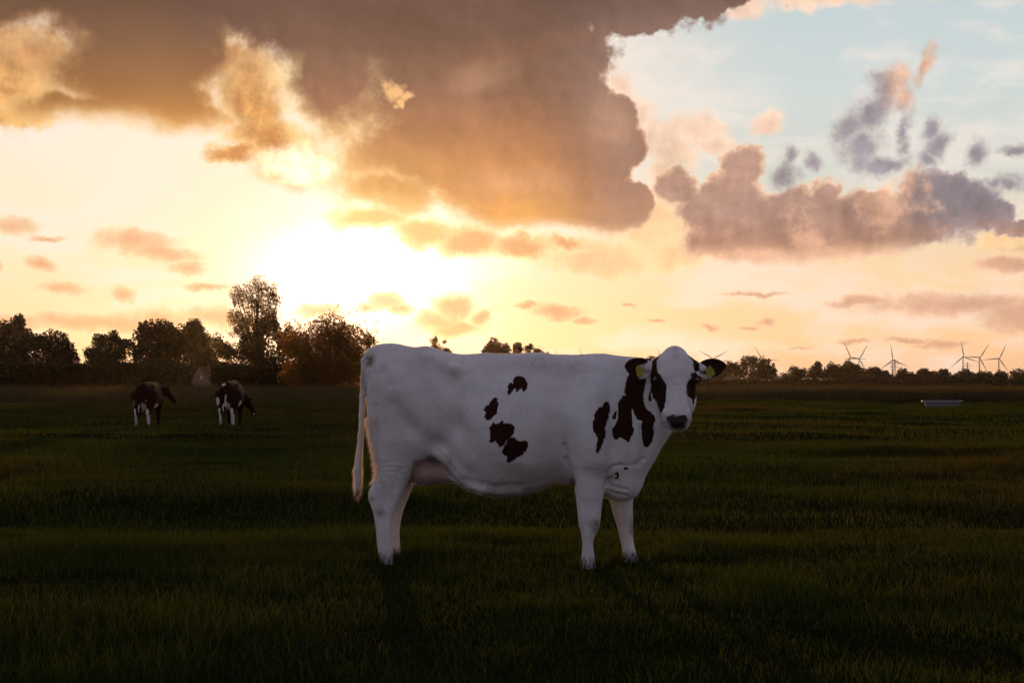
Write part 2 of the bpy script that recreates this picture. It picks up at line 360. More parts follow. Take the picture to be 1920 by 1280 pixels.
class Field:
    def __init__(self, lo, hi, vox):
        self.lo = np.array(lo, float); self.vox = vox
        self.n = np.ceil((np.array(hi) - self.lo) / vox).astype(int) + 1
        self.ax = [self.lo[i] + np.arange(self.n[i]) * vox for i in range(3)]
        self.f = np.full(tuple(self.n), 0.3, np.float32)
    def box(self, lo, hi):
        s = []
        for i in range(3):
            a = max(0, int((lo[i] - self.lo[i]) / self.vox)); b = min(self.n[i], int((hi[i] - self.lo[i]) / self.vox) + 2)
            s.append(slice(a, max(a + 1, b)))
        X, Y, Z = np.meshgrid(*(self.ax[i][s[i]] for i in range(3)), indexing='ij', sparse=True)
        return tuple(s), X, Y, Z
    def add(self, s, d, k, sub=False):
        d = d.astype(np.float32)
        self.f[s] = smax(self.f[s], -d, k) if sub else smin(self.f[s], d, k)
    def cone(self, a, b, ra, rb, k=0.03, sub=False, flat=(1, 1, 1), pad=0.06):
        a = np.array(a, float); b = np.array(b, float); R = max(ra, rb) * max(1, max(1 / np.array(flat))) + pad
        s, X, Y, Z = self.box(np.minimum(a, b) - R, np.maximum(a, b) + R)
        e = b - a; t = np.clip(((X - a[0]) * e[0] + (Y - a[1]) * e[1] + (Z - a[2]) * e[2]) / (e @ e + 1e-12), 0, 1)
        d = np.sqrt(((X - a[0] - t * e[0]) * flat[0]) ** 2 + ((Y - a[1] - t * e[1]) * flat[1]) ** 2 + ((Z - a[2] - t * e[2]) * flat[2]) ** 2) - (ra + (rb - ra) * t)
        self.add(s, d, k, sub)
    def ell(self, c, r, k=0.03, sub=False, M=None, pad=0.06):
        c = np.array(c, float); r = np.array(r, float); R = r.max() + pad if M is not None else r + pad
        s, X, Y, Z = self.box(c - R, c + R)
        x, y, z = X - c[0], Y - c[1], Z - c[2]
        if M is not None:
            x, y, z = (M[i, 0] * x + M[i, 1] * y + M[i, 2] * z for i in range(3))
        q = np.sqrt((x / r[0]) ** 2 + (y / r[1]) ** 2 + (z / r[2]) ** 2)
        q2 = np.sqrt((x / r[0] ** 2) ** 2 + (y / r[1] ** 2) ** 2 + (z / r[2] ** 2) ** 2)
        self.add(s, q * (q - 1) / np.maximum(q2, 1e-6), k, sub)
    def slab(self, poly, yc, w, r, k=0.03, smooth=2):
        """polygon in (x,z), inflated to half thickness w(x,z) about y = yc(x,z); r(x,z) is how far from the outline full thickness is reached"""
        p = chaikin(poly, smooth)
        s, X, Y, Z = self.box((p[:, 0].min() - .1, self.lo[1], p[:, 1].min() - .1), (p[:, 0].max() + .1, self.lo[1] + self.n[1] * self.vox, p[:, 1].max() + .1))
        x2, z2 = X[:, 0, :], Z[:, 0, :]; x2, z2 = np.broadcast_arrays(x2, z2)
        d = poly_sd(p, x2, z2)
        w_, r_, y_ = w(x2, z2), r(x2, z2), yc(x2, z2)
        u = np.clip(d / r_, 0, 1)
        yh = w_ * np.sqrt(np.maximum(1 - (1 - u) ** 2, 0))
        ya = np.abs(Y - y_[:, None, :])
        D = d[:, None, :]; W_ = w_[:, None, :]; R_ = r_[:, None, :]; YH = yh[:, None, :]
        # radial measure: elliptical section near the outline, flat in the middle
        q = np.sqrt(np.where(D < R_, ((R_ - D) / R_) ** 2, 0) + (ya / W_) ** 2)
        dist = (q - 1) * np.minimum(W_, R_)
        dist = np.where(D < -0.01, np.maximum(dist, -D), dist)
        self.add(s, dist, k)
    def mesh(self, smooth_it=2):
        f = self.f; vox = self.vox
        ins = f < 0
        n = np.array(f.shape)
        cs = np.zeros(tuple(n - 1), np.int8)
        for i in (0, 1):
            for j in (0, 1):
                for k in (0, 1):
                    cs += ins[i:n[0] - 1 + i, j:n[1] - 1 + j, k:n[2] - 1 + k]
        act = (cs > 0) & (cs < 8)
        idx = np.full(act.shape, -1, np.int64); c = np.argwhere(act); idx[act] = np.arange(len(c))
        P_ = np.zeros((len(c), 3)); cnt = np.zeros(len(c))
        corners = np.array([(i, j, k) for i in (0, 1) for j in (0, 1) for k in (0, 1)])
        val = {tuple(o): f[c[:, 0] + o[0], c[:, 1] + o[1], c[:, 2] + o[2]] for o in corners}
        for a in corners:
            for axn in range(3):
                if a[axn] == 0:
                    b = a.copy(); b[axn] = 1
                    va, vb = val[tuple(a)], val[tuple(b)]
                    m = (va < 0) != (vb < 0)
                    t = np.where(m, va / np.where(va - vb == 0, 1, va - vb), 0)
                    p = a[None, :] + (b - a)[None, :] * t[:, None]
                    P_[m] += p[m]; cnt[m] += 1
        P_ = self.lo + (c + P_ / cnt[:, None]) * vox
        quads = []
        for axn in range(3):
            sl0 = [slice(None)] * 3; sl1 = [slice(None)] * 3
            sl0[axn] = slice(0, -1); sl1[axn] = slice(1, None)
            a = ins[tuple(sl0)]; b = ins[tuple(sl1)]
            e = np.argwhere(a != b)
            o1, o2 = [(1, 2), (2, 0), (0, 1)][axn]
            e = e[(e[:, o1] > 0) & (e[:, o2] > 0) & (e[:, o1] < n[o1] - 1) & (e[:, o2] < n[o2] - 1)]
            def cell(d1, d2):
                q = e.copy(); q[:, o1] -= d1; q[:, o2] -= d2
                return idx[q[:, 0], q[:, 1], q[:, 2]]
            Q = np.stack([cell(1, 1), cell(0, 1), cell(0, 0), cell(1, 0)], 1)
            flip = ~a[e[:, 0], e[:, 1], e[:, 2]]
            Q[flip] = Q[flip][:, ::-1]
            quads.append(Q)
        Q = np.concatenate(quads)
        for _ in range(smooth_it):
            acc = np.zeros_like(P_); cn_ = np.zeros(len(P_))
            for i in range(4):
                for j in ((i + 1) % 4, (i + 3) % 4):
                    np.add.at(acc, Q[:, i], P_[Q[:, j]]); np.add.at(cn_, Q[:, i], 1)
            P_ = P_ * 0.5 + 0.5 * acc / np.maximum(cn_, 1)[:, None]
        return P_, Q
def vnormals(V, Q):
    a, b, c = V[Q[:, 0]], V[Q[:, 1]], V[Q[:, 2]]
    fn = np.cross(b - a, c - a); N = np.zeros_like(V)
    for i in range(Q.shape[1]):
        np.add.at(N, Q[:, i], fn)
    return N / np.maximum(np.linalg.norm(N, axis=1), 1e-9)[:, None]
def tube(path, radii, seg=8, cap=True):
    """swept tube through 3D points"""
    P_ = np.asarray(path, float); n = len(P_); T = np.gradient(P_, axis=0)
    T /= np.maximum(np.linalg.norm(T, axis=1), 1e-9)[:, None]
    up = np.array([0, 0, 1.0]) if abs(T[0][2]) < 0.9 else np.array([1.0, 0, 0])
    V = []; 
    for i in range(n):
        a = np.cross(T[i], up); a /= max(np.linalg.norm(a), 1e-9); b = np.cross(a, T[i]); up = b
        for k in range(seg):
            th = 2 * math.pi * k / seg
            V.append(P_[i] + radii[i] * (math.cos(th) * a + math.sin(th) * b))
    F = [(i * seg + k, i * seg + (k + 1) % seg, (i + 1) * seg + (k + 1) % seg, (i + 1) * seg + k) for i in range(n - 1) for k in range(seg)]
    V = np.array(V); F = np.array(F)
    if cap:
        V = np.vstack([V, P_[0], P_[-1]]); m = len(V)
        F = np.vstack([F, [(m - 2, (k + 1) % seg, k, m - 2) for k in range(seg)], [(m - 1, (n - 1) * seg + k, (n - 1) * seg + (k + 1) % seg, m - 1) for k in range(seg)]])
    return V, F
def quad_tri(F):
    """degenerate quads to proper faces: returns [tris, quads]"""
    F = np.asarray(F); d = F[:, 0] == F[:, 3]
    out = []
    if d.any(): out.append(F[d][:, :3])
    if (~d).any(): out.append(F[~d])
    return out
def join(parts):
    V = []; F = []; o = 0
    for v, f in parts:
        V.append(v); F.append(np.asarray(f) + o); o += len(v)
    return np.vstack(V), np.vstack(F)
def boxm(c, s):
    x, y, z = np.array(s) / 2.0
    V = np.array([(-x, -y, -z), (x, -y, -z), (x, y, -z), (-x, y, -z), (-x, -y, z), (x, -y, z), (x, y, z), (-x, y, z)]) + np.array(c)
    F = np.array([(0, 3, 2, 1), (4, 5, 6, 7), (0, 1, 5, 4), (1, 2, 6, 5), (2, 3, 7, 6), (3, 0, 4, 7)])
    return V, F
# ------------------------------------------------------------------ cow coat material
def coat_material(name, dk=(0.027, 0.009, 0.007, 1), dk2=(0.044, 0.016, 0.012, 1)):
    m, t, b = material(name)
    pos = t.n('ShaderNodeTexCoord').outputs['Object']
    fine = t.noise(t.vm('MULTIPLY', pos, (1.0, 1.0, 0.28)), 75, 3, 0.7)
    mid = t.noise(pos, 26, 3, 0.6)
    d = t.m('ADD', attr(t, 'patch'), t.m('MULTIPLY', t.m('SUBTRACT', fine, 0.5), 0.030))
    d = t.m('ADD', d, t.m('MULTIPLY', t.m('SUBTRACT', mid, 0.5), 0.022))
    dark = t.sm(d, -0.002, 0.003)
    big = t.noise(pos, 2.6, 5, 0.62)
    white = t.mix(t.sm(big, 0.35, 0.7), (0.80, 0.78, 0.77, 1), (0.66, 0.60, 0.57, 1))
    white = t.mix(t.sm(t.noise(t.vm('MULTIPLY', pos, (1, 1, .35)), 9, 5, 0.7), 0.5, 0.8, 0, 0.35), white, (0.50, 0.43, 0.38, 1))
    white = t.mix(t.sm(fine, 0.35, 0.8, 0, 0.22), white, (0.50, 0.46, 0.43, 1))
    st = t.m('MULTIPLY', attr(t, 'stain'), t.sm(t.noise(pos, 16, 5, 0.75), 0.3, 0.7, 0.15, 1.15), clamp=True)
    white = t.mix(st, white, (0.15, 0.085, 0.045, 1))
    white = t.mix(attr(t, 'pink'), white, t.mix(mid, (0.42, 0.27, 0.235, 1), (0.54, 0.37, 0.32, 1)))
    c = t.mix(dark, white, t.mix(mid, dk, dk2))
    nz = t.m('ADD', attr(t, 'nose'), t.m('MULTIPLY', t.m('SUBTRACT', mid, 0.5), 0.02))
    nosec = t.mix(t.sm(t.m('ADD', attr(t, 'nose'), t.m('MULTIPLY', t.m('SUBTRACT', t.noise(pos, 34, 2, 0.5), 0.5), 0.05)), 0.004, 0.012), (0.30, 0.16, 0.13, 1), (0.022, 0.014, 0.014, 1))
    nd = t.sm(nz, -0.003, 0.003)
    c = t.mix(nd, c, nosec)
    t.put(b.inputs['Base Color'], c)
    t.put(b.inputs['Roughness'], t.mix(nd, (0.62,) * 3 + (1,), (0.30,) * 3 + (1,)))
    t.put(b.inputs['Specular IOR Level'], t.lr(t.m('SUBTRACT', dark, nd), 0.0, 1.0, 0.14, 0.02))
    t.put(b.inputs['Sheen Weight'], t.m('MULTIPLY', t.m('SUBTRACT', 1.0, dark), 0.2)); b.inputs['Sheen Roughness'].default_value = 0.4
    bp = t.n('ShaderNodeBump'); bp.inputs['Strength'].default_value = 0.5; bp.inputs['Distance'].default_value = 0.008
    t.put(bp.inputs['Height'], t.m('ADD', fine, t.m('MULTIPLY', mid, 0.8))); t.put(b.inputs['Normal'], bp.outputs[0])
    return m
def hair_material(name):
    m, t, b = material(name)
    white = t.mix(attr(t, 'stain'), (0.80, 0.74, 0.68, 1), (0.10, 0.06, 0.035, 1))
    c = t.mix(t.sm(attr(t, 'patch'), -0.004, 0.004), white, (0.014, 0.008, 0.006, 1))
    t.put(b.inputs['Base Color'], c); b.inputs['Roughness'].default_value = 0.45
    tr = t.n('ShaderNodeBsdfTranslucent'); t.put(tr.inputs[0], c)
    mx = t.n('ShaderNodeMixShader'); mx.inputs[0].default_value = 0.5
    t.t.links.new(b.outputs[0], mx.inputs[1]); t.t.links.new(tr.outputs[0], mx.inputs[2])
    t.t.links.new(mx.outputs[0], t.t.nodes['Material Output'].inputs[0])
    return m
MAT_COAT = coat_material("cow_coat"); MAT_HAIR = hair_material("cow_hair")

# ------------------------------------------------------------------ the cow in front
YAW = math.radians(9); CO = (0.0, 9.8)
cC, cS = math.cos(YAW), math.sin(YAW)
def l2w(p):
    p = np.asarray(p, float)
    return np.stack([p[..., 0] * cC + p[..., 1] * cS + CO[0], -p[..., 0] * cS + p[..., 1] * cC + CO[1], p[..., 2]], -1)
def w2l(p):
    p = np.asarray(p, float); dx = p[..., 0] - CO[0]; dy = p[..., 1] - CO[1]
    return np.stack([dx * cC - dy * cS, dx * cS + dy * cC, p[..., 2]], -1)
def Lp(px, py, yl=0.0):
    """the point of the cow's own plane y = yl that the photograph shows at (px, py)"""
    u = (px - 960) / F_PX; v = (HOR - py) / F_PX
    x = (u * (CO[1] + yl * cC) - yl * cS - CO[0]) / (cC + u * cS)
    wy = CO[1] - x * cS + yl * cC
    return np.array([x, yl, CZ + v * wy])
def Lpoly(pts, yl):
    out = []
    for p in pts:
        q = Lp(p[0], p[1], yl(p[0]) if callable(yl) else yl); out.append((q[0], q[2]))
    return np.array(out)
# head frame
H0 = w2l(np.array([(1264 - 960) / F_PX * 9.27, 9.27, CZ + (HOR - 715) / F_PX * 9.27]))
def wdir(d): return np.array([d[0] * cC - d[1] * cS, d[0] * cS + d[1] * cC, d[2]])
_nh = np.array([0.10, -0.995, 0.0]); _nh /= np.linalg.norm(_nh)
_pt = math.radians(24)
h_l = np.array([-_nh[1], _nh[0], 0.0]); h_a = -np.array([0, 0, 1.0]) * math.cos(_pt) + _nh * math.sin(_pt); h_n = _nh * math.cos(_pt) + np.array([0, 0, 1.0]) * math.sin(_pt)
roll = math.radians(-1.5)
h_l, h_a = h_l * math.cos(roll) + h_a * math.sin(roll), h_a * math.cos(roll) - h_l * math.sin(roll)
HM = np.array([wdir(h_l), wdir(h_a), wdir(h_n)])           # rows: lateral, down the face, out of the face
CAMl = w2l(np.array([0, 0, CZ]))
def Hp(px, py, n=0.0):
    d = wdir(np.array([(px - 960) / F_PX, 1.0, (HOR - py) / F_PX]))
    lam = (n - (CAMl - H0) @ HM[2]) / (d @ HM[2])
    return CAMl + lam * d
def H2L(s, t, n): return H0 + s * HM[0] + t * HM[1] + n * HM[2]

VOX = 0.0075
fd = Field((-1.22, -0.74, -0.10), (1.42, 0.42, 1.62), VOX)
def ycx(x): return np.interp(x, [0.62, 1.15], [0.0, -0.20])
def ypx(px): return float(np.interp(px, [1130, 1265], [0.0, -0.20]))
torso = [(685, 690), (685, 668), (692, 659), (703, 652), (717, 646), (746, 644), (768, 650), (800, 655), (838, 659), (862, 664), (885, 664), (905, 662), (930, 661), (960, 663), (985, 661),
         (1005, 660), (1025, 663), (1050, 665), (1085, 664), (1130, 662), (1150, 665), (1185, 669), (1215, 674), (1245, 690), (1262, 740), (1263, 790), (1256, 812), (1247, 826), (1238, 842), (1228, 862), (1217, 880),
         (1208, 898), (1204, 912), (1190, 932), (1168, 938), (1145, 935), (1128, 926), (1100, 916), (1075, 908), (1040, 912), (1003, 924), (960, 932), (930, 934), (900, 928), (870, 917), (850, 900), (838, 880), (824, 858),
         (800, 856), (760, 880), (725, 880), (706, 850), (698, 815), (690, 775), (686, 735)]
tp = Lpoly(torso, ypx)
fd.slab(tp, lambda x, z: ycx(x),
        lambda x, z: np.interp(x, [-1.02, -.9, -.7, -.45, -.1, .2, .45, .62, .8, .95, 1.1, 1.2], [.13, .21, .27, .30, .36, .365, .33, .27, .19, .15, .14, .12]) * np.interp(z, [.45, .7, .95, 1.25, 1.45], [.80, .97, 1.0, .93, .80]),
        lambda x, z: np.interp(x, [-1.05, -.9, -.6, -.1, .4, .7, .95, 1.2], [.16, .24, .34, .44, .42, .28, .18, .12]), smooth=2)
# hindquarters and hind legs
nearhind = [(740, 668), (700, 690), (687, 715), (687, 745), (690, 780), (697, 815), (704, 850), (708, 878), (704, 900), (696, 914), (690, 926), (690, 936), (695, 948), (701, 965), (705, 985), (707, 1010), (709, 1035), (711, 1058),
            (712, 1080), (741, 1080), (740, 1060), (737, 1042), (735, 1015), (735, 990), (738, 968), (745, 946), (754, 926), (763, 906), (770, 890), (786, 870), (806, 855), (832, 830), (846, 780), (846, 720), (820, 680)]
yn = -0.19
fd.slab(Lpoly(nearhind, yn), lambda x, z: np.interp(z, [0, .4, .8, 1.0, 1.4], [-.185, -.185, -.17, -.15, -.13]),
        lambda x, z: np.interp(z, [0, .06, .12, .3, .42, .5, .65, .85, 1.2], [.060, .056, .048, .045, .052, .062, .105, .15, .16]),
        lambda x, z: np.interp(z, [0, .12, .3, .42, .5, .65, .85, 1.2], [.055, .05, .05, .065, .07, .11, .17, .24]), k=0.05)
farhind = [(750, 850), (722, 880), (716, 905), (712, 930), (716, 950), (723, 970), (726, 990), (726, 1015), (724, 1040), (722, 1062), (722, 1080), (755, 1080), (754, 1060), (751, 1040), (748, 1015), (748, 992), (751, 972), (758, 948), (768, 925), (776, 903), (790, 870)]
fd.slab(Lpoly(farhind, 0.10), lambda x, z: np.interp(z, [0, .6, .9], [.115, .12, .14]),
        lambda x, z: np.interp(z, [0, .06, .12, .3, .42, .5, .7], [.058, .054, .046, .044, .05, .06, .11]),
        lambda x, z: np.interp(z, [0, .12, .3, .42, .5, .7], [.055, .05, .05, .06, .065, .12]), k=0.035)
fd.ell(Lp(775, 760, .17), (.20, .13, .26), 0.10)
# front legs
nearfore = [(1100, 740), (1080, 800), (1073, 850), (1074, 895), (1080, 930), (1083, 962), (1086, 984), (1091, 1000), (1092, 1016), (1091, 1036), (1088, 1056), (1086, 1072), (1087, 1090), (1121, 1090), (1120, 1072), (1116, 1050), (1113, 1030),
            (1112, 1013), (1117, 1002), (1124, 986), (1126, 966), (1128, 945), (1132, 925), (1136, 900), (1142, 870), (1140, 800), (1125, 750)]
fd.slab(Lpoly(nearfore, -0.20), lambda x, z: np.interp(z, [0, .6, .9, 1.2], [-.20, -.20, -.20, -.17]),
        lambda x, z: np.interp(z, [0, .05, .12, .25, .33, .42, .6, .8, 1.1], [.062, .058, .046, .042, .058, .06, .075, .10, .11]),
        lambda x, z: np.interp(z, [0, .12, .25, .33, .42, .6, .8, 1.1], [.06, .05, .045, .06, .07, .10, .13, .14]), k=0.06)
farfore = [(1150, 840), (1138, 880), (1138, 905), (1142, 932), (1149, 960), (1155, 980), (1161, 1000), (1166, 1020), (1168, 1038), (1169, 1056), (1170, 1080), (1200, 1080), (1199, 1058), (1195, 1044), (1189, 1022), (1186, 1002), (1188, 980), (1186, 955), (1188, 925), (1192, 890), (1190, 850)]
fd.slab(Lpoly(farfore, 0.16), lambda x, z: np.interp(z, [0, .9], [.16, .16]),
        lambda x, z: np.interp(z, [0, .05, .12, .25, .33, .42, .6], [.06, .056, .046, .042, .056, .058, .08]),
        lambda x, z: np.interp(z, [0, .12, .25, .33, .42, .6, .8], [.06, .05, .045, .06, .07, .085, .10]), k=0.05)
# shoulder, hips, spine, ribs, flank hollow, hock point
fd.ell(Lp(1105, 790, -.22), (.13, .075, .24), 0.10)
fd.cone(Lp(1100, 690, -.16), Lp(1120, 860, -.25), .06, .06, 0.09)
fd.cone(Lp(852, 692, -.225), Lp(800, 672, -.06), .035, .05, 0.10)
fd.ell(Lp(703, 690, -.13), (.045, .045, .045), 0.07)
fd.ell(Lp(722, 664, 0.0), (.10, .05, .05), 0.06)
fd.ell(Lp(878, 732, -.42), (.09, .10, .12), 0.10, sub=True)
fd.ell(Lp(850, 812, -.41), (.04, .11, .16), 0.08, sub=True)
fd.ell(Lp(1068, 850, -.43), (.04, .10, .17), 0.08, sub=True)
fd.cone(Lp(1138, 905, -.20), Lp(1158, 868, -.20), .012, .010, 0.03, sub=True)
fd.cone(Lp(1075, 905, -.24), Lp(1062, 865, -.27), .012, .010, 0.03, sub=True)
fd.cone(Lp(1205, 700, -.1), Lp(1150, 860, -.17), .05, .05, 0.08)
fd.ell(Lp(1165, 905, -.05), (.12, .13, .10), 0.06)
fd.cone(Lp(765, 905, -.19), Lp(820, 848, -.22), .010, .012, 0.03, sub=True)
fd.cone(Lp(824, 850, -.205), Lp(900, 918, -.165), .030, .026, 0.09)
# udder and teats
fd.ell(Lp(800, 882, -.02), (.155, .15, .105), 0.03)
fd.ell(Lp(835, 885, -.06), (.10, .10, .07), 0.04)
for px, py, y in ((779, 905, -.10), (795, 903, -.08), (786, 905, .07), (806, 902, .06)):
    c = Lp(px, py, y); fd.cone(c + (0, 0, .03), c - (0, 0, .016), .014, .010, 0.012)
# milk vein
fd.cone(Lp(845, 895, -.14), Lp(905, 921, -.12), .012, .014, 0.03)
# tail
tailp = [((692, 664), .030), ((684, 676), .024), ((681, 705), .016), ((680, 740), .017), ((679, 775), .016), ((677, 815), .017), ((674, 850), .019), ((671, 880), .024), ((671, 902), .023), ((671, 918), .015), ((670, 930), .008)]
ty = [0.0, -.02, -.05, -.07, -.08, -.09, -.10, -.10, -.10, -.10, -.10]
for i in range(len(tailp) - 1):
    fd.cone(Lp(*tailp[i][0], ty[i]), Lp(*tailp[i + 1][0], ty[i + 1]), tailp[i][1], tailp[i + 1][1], 0.012)
# head
def he(px, py, n, r, k=0.05, sub=False): fd.ell(Hp(px, py, n), r, k, sub, M=HM)
he(1264, 694, 0.0, (.138, .125, .105), 0.05)
he(1265, 672, -.03, (.088, .085, .085), 0.04)
he(1264, 712, .02, (.142, .06, .075), 0.05)
fd.cone(Hp(1265, 712, .03), Hp(1268, 775, .035), .095, .078, 0.05)
he(1245, 742, -.09, (.060, .125, .10), 0.06)
he(1288, 742, -.09, (.055, .125, .10), 0.06)
fd.cone(Hp(1262, 738, -.13), Hp(1268, 790, -.03), .085, .062, 0.06)
he(1269, 781, .025, (.097, .074, .072), 0.035)
he(1269, 789, .062, (.060, .050, .040), 0.02)
he(1272, 799, -.005, (.070, .030, .050), 0.02)
for px in (1230.5, 1303.5): he(px, 705, .0, (.026, .030, .034), 0.03)
for px in (1229, 1304.5): he(px, 712, .012, (.021, .013, .024), 0.012, True)
for px in (1252, 1286): he(px, 784, .108, (.012, .014, .026), 0.008, True)
fd.cone(Hp(1250, 800, .055), Hp(1290, 799, .055), .004, .004, 0.008, sub=True)
fd.cone(Hp(1236, 682, -.05), Hp(1214, 689, -.05), .045, .032, 0.05)
fd.cone(Hp(1292, 682, -.05), Hp(1318, 691, -.05), .045, .026, 0.04)
# throat: head to neck
fd.cone(Hp(1262, 705, -.14), Lp(1222, 735, -.11), .11, .15, 0.06)
fd.cone(Hp(1256, 760, -.19), Lp(1222, 800, -.12), .06, .12, 0.05)
cv, cq = fd.mesh(2)
cn_ = vnormals(cv, cq)
# folds, tendons and muscle edges: shallow grooves (-) and ridges (+) measured on the near side
def _w2px(V):
    w = l2w(V); return 960 + F_PX * w[:, 0] / w[:, 1], HOR - F_PX * (w[:, 2] - CZ) / w[:, 1]
FOLDS = [([(704, 760), (706, 800), (716, 850)], 5, -.008), ([(740, 760), (770, 800), (800, 822), (822, 836)], 16, -.022), ([(742, 700), (760, 760), (800, 800)], 26, .016), ([(840, 690), (862, 740), (858, 800)], 20, -.022),
         ([(800, 665), (850, 690)], 12, .014), ([(700, 672), (722, 690), (730, 720)], 10, -.010), ([(860, 800), (905, 860), (960, 890)], 22, -.014), ([(900, 700), (1000, 705), (1080, 715)], 26, -.010),
         ([(1060, 835), (1064, 870), (1076, 908)], 4, -.016), ([(1050, 800), (1048, 860), (1040, 900)], 18, -.016), ([(1085, 790), (1090, 850), (1100, 920)], 16, .012), ([(1136, 910), (1139, 888), (1148, 875), (1165, 871)], 3.2, -.014),
         ([(1135, 905), (1150, 912), (1176, 918)], 2.6, -.007), ([(1134, 916), (1150, 924), (1178, 930)], 2.6, -.007), ([(1142, 898), (1162, 902)], 2.4, -.005), ([(1120, 700), (1112, 760), (1118, 830)], 22, .014), ([(1150, 690), (1146, 760), (1155, 840)], 16, -.014),
         ([(1185, 790), (1184, 830), (1178, 866)], 4, -.008), ([(1200, 800), (1206, 840), (1200, 872)], 4, -.009), ([(1168, 874), (1188, 872), (1206, 860)], 4, -.009), ([(1216, 830), (1210, 860)], 4, -.006),
         ([(712, 905), (722, 925), (720, 950)], 4, -.009), ([(701, 905), (694, 922)], 4, .006), ([(727, 930), (724, 990), (726, 1045)], 3.5, -.006), ([(712, 965), (716, 1040)], 3.5, -.005), ([(748, 880), (740, 915), (734, 940)], 5, -.008),
         ([(716, 878), (740, 874), (760, 880)], 2, -.003), ([(714, 886), (738, 883), (756, 890)], 2, -.003), ([(718, 868), (745, 864)], 2, -.003), ([(822, 846), (845, 872), (872, 905)], 3, -.006), ([(790, 868), (806, 876), (822, 870)], 2.4, -.005), ([(780, 888), (800, 884)], 2.2, -.004),
         ([(1104, 1010), (1103, 1040), (1104, 1062)], 2.6, -.006), ([(1095, 940), (1100, 985)], 4, -.006), ([(1117, 940), (1113, 980)], 4, -.005), ([(1172, 1005), (1180, 1050)], 2.6, -.005), ([(1164, 950), (1172, 985)], 4, -.005),
         ([(1236, 722), (1243, 745), (1252, 768)], 4.5, -.006), ([(1299, 722), (1295, 745), (1288, 768)], 4.5, -.006), ([(1243, 700), (1252, 706), (1260, 704)], 4, .003), ([(1240, 797), (1250, 804), (1262, 806)], 1.8, -.005), ([(1262, 722), (1272, 723)], 2, -.004),
         ([(880, 912), (930, 924), (975, 922)], 5, .010), ([(870, 898), (925, 912), (980, 910)], 5, -.008), ([(930, 665), (932, 700), (926, 740)], 9, -.006), ([(1020, 662), (1030, 690)], 10, .008)]
def fold_disp(V, N):
    px, py = _w2px(V); out = np.zeros(len(V)); nearside = np.clip((.35 - N[:, 1]) * 4, 0, 1)
    for pts, w, amp in FOLDS:
        x0, x1 = min(p[0] for p in pts) - 3 * w, max(p[0] for p in pts) + 3 * w; y0, y1 = min(p[1] for p in pts) - 3 * w, max(p[1] for p in pts) + 3 * w
        m = np.where((px > x0) & (px < x1) & (py > y0) & (py < y1))[0]
        d2 = np.full(len(m), 1e9)
        for (ax, ay), (bx, by) in zip(pts[:-1], pts[1:]):
            ex, ey = bx - ax, by - ay; t = np.clip(((px[m] - ax) * ex + (py[m] - ay) * ey) / (ex * ex + ey * ey), 0, 1)
            d2 = np.minimum(d2, (px[m] - ax - t * ex) ** 2 + (py[m] - ay - t * ey) ** 2)
        out[m] += amp * np.exp(-d2 / (w * w))
    bump = (vnoise(V[:, 0] * 9, V[:, 2] * 7 + V[:, 1] * 5, 61) - .5) * .006 + (vnoise(V[:, 0] * 22, V[:, 2] * 15 + V[:, 1] * 11, 62) - .5) * .0025
    return (out + bump) * nearside
cv = cv + cn_ * fold_disp(cv, cn_)[:, None]
cn_ = vnormals(cv, cq)
# ears: cupped leaves rooted in the head, part of the same mesh
def ear(base, tip, top, bot, nb, side):
    """closed cupped leaf; outline points given in the photograph, lifted to the head's frame"""
    NU, NV = 16, 11
    B, T = Hp(*base, nb), Hp(*tip, nb + .02); U = T - B
    topc = [Hp(*p, nb + .005) for p in top]; botc = [Hp(*p, nb + .005) for p in bot]
    def curve(ctrl, u):
        ctrl = np.array(ctrl); k = len(ctrl) - 1; x = u * k
        return np.stack([np.interp(x, range(k + 1), ctrl[:, i]) for i in range(3)], -1)
    us = np.linspace(0, 1, NU)
    def smooth(c):
        for _ in range(2): c[1:-1] = (c[:-2] + 2 * c[1:-1] + c[2:]) / 4
        return c
    tc_, bc = smooth(curve([B + (topc[0] - B) * .55] + topc + [T], us)), smooth(curve([B + (botc[0] - B) * .55] + botc + [T], us))
    V = []
    for lay in (0, 1):
        for i in range(NU):
            for j in range(NV):
                v = j / (NV - 1) * 2 - 1
                p = tc_[i] * (1 - v) / 2 + bc[i] * (1 + v) / 2
                w = math.sin(math.pi * min(1, us[i] * 1.02 + .02)) ** .5 if us[i] < 1 else 0
                p = p - HM[2] * (.030 * (1 - v * v) * w) - HM[2] * (lay * (.004 + .009 * (1 - v * v) * w))
                V.append(p)
    V = np.array(V); F = []
    def id_(l, i, j): return l * NU * NV + i * NV + j
    for i in range(NU - 1):
        for j in range(NV - 1):
            F.append((id_(0, i, j), id_(0, i + 1, j), id_(0, i + 1, j + 1), id_(0, i, j + 1)))
            F.append((id_(1, i, j), id_(1, i, j + 1), id_(1, i + 1, j + 1), id_(1, i + 1, j)))
        for j in (0, NV - 1):
            q = (id_(0, i, j), id_(1, i, j), id_(1, i + 1, j), id_(0, i + 1, j)); F.append(q if j == 0 else q[::-1])
    for j in range(NV - 1):
        F.append((id_(0, NU - 1, j), id_(1, NU - 1, j), id_(1, NU - 1, j + 1), id_(0, NU - 1, j + 1)))
    F = np.array(F)
    if side < 0: F = F[:, ::-1]
    uu = np.tile(np.repeat(us, NV), 2); vv = np.tile(np.tile(np.linspace(-1, 1, NV), NU), 2); ll = np.repeat([0, 1], NU * NV)
    return V, F, uu, vv, ll
earL = ear((1226, 688), (1171, 686), [(1216, 674), (1205, 670), (1193, 670), (1182, 673), (1174, 679)], [(1216, 706), (1205, 711), (1194, 710), (1183, 704), (1175, 695)], -.045, -1)
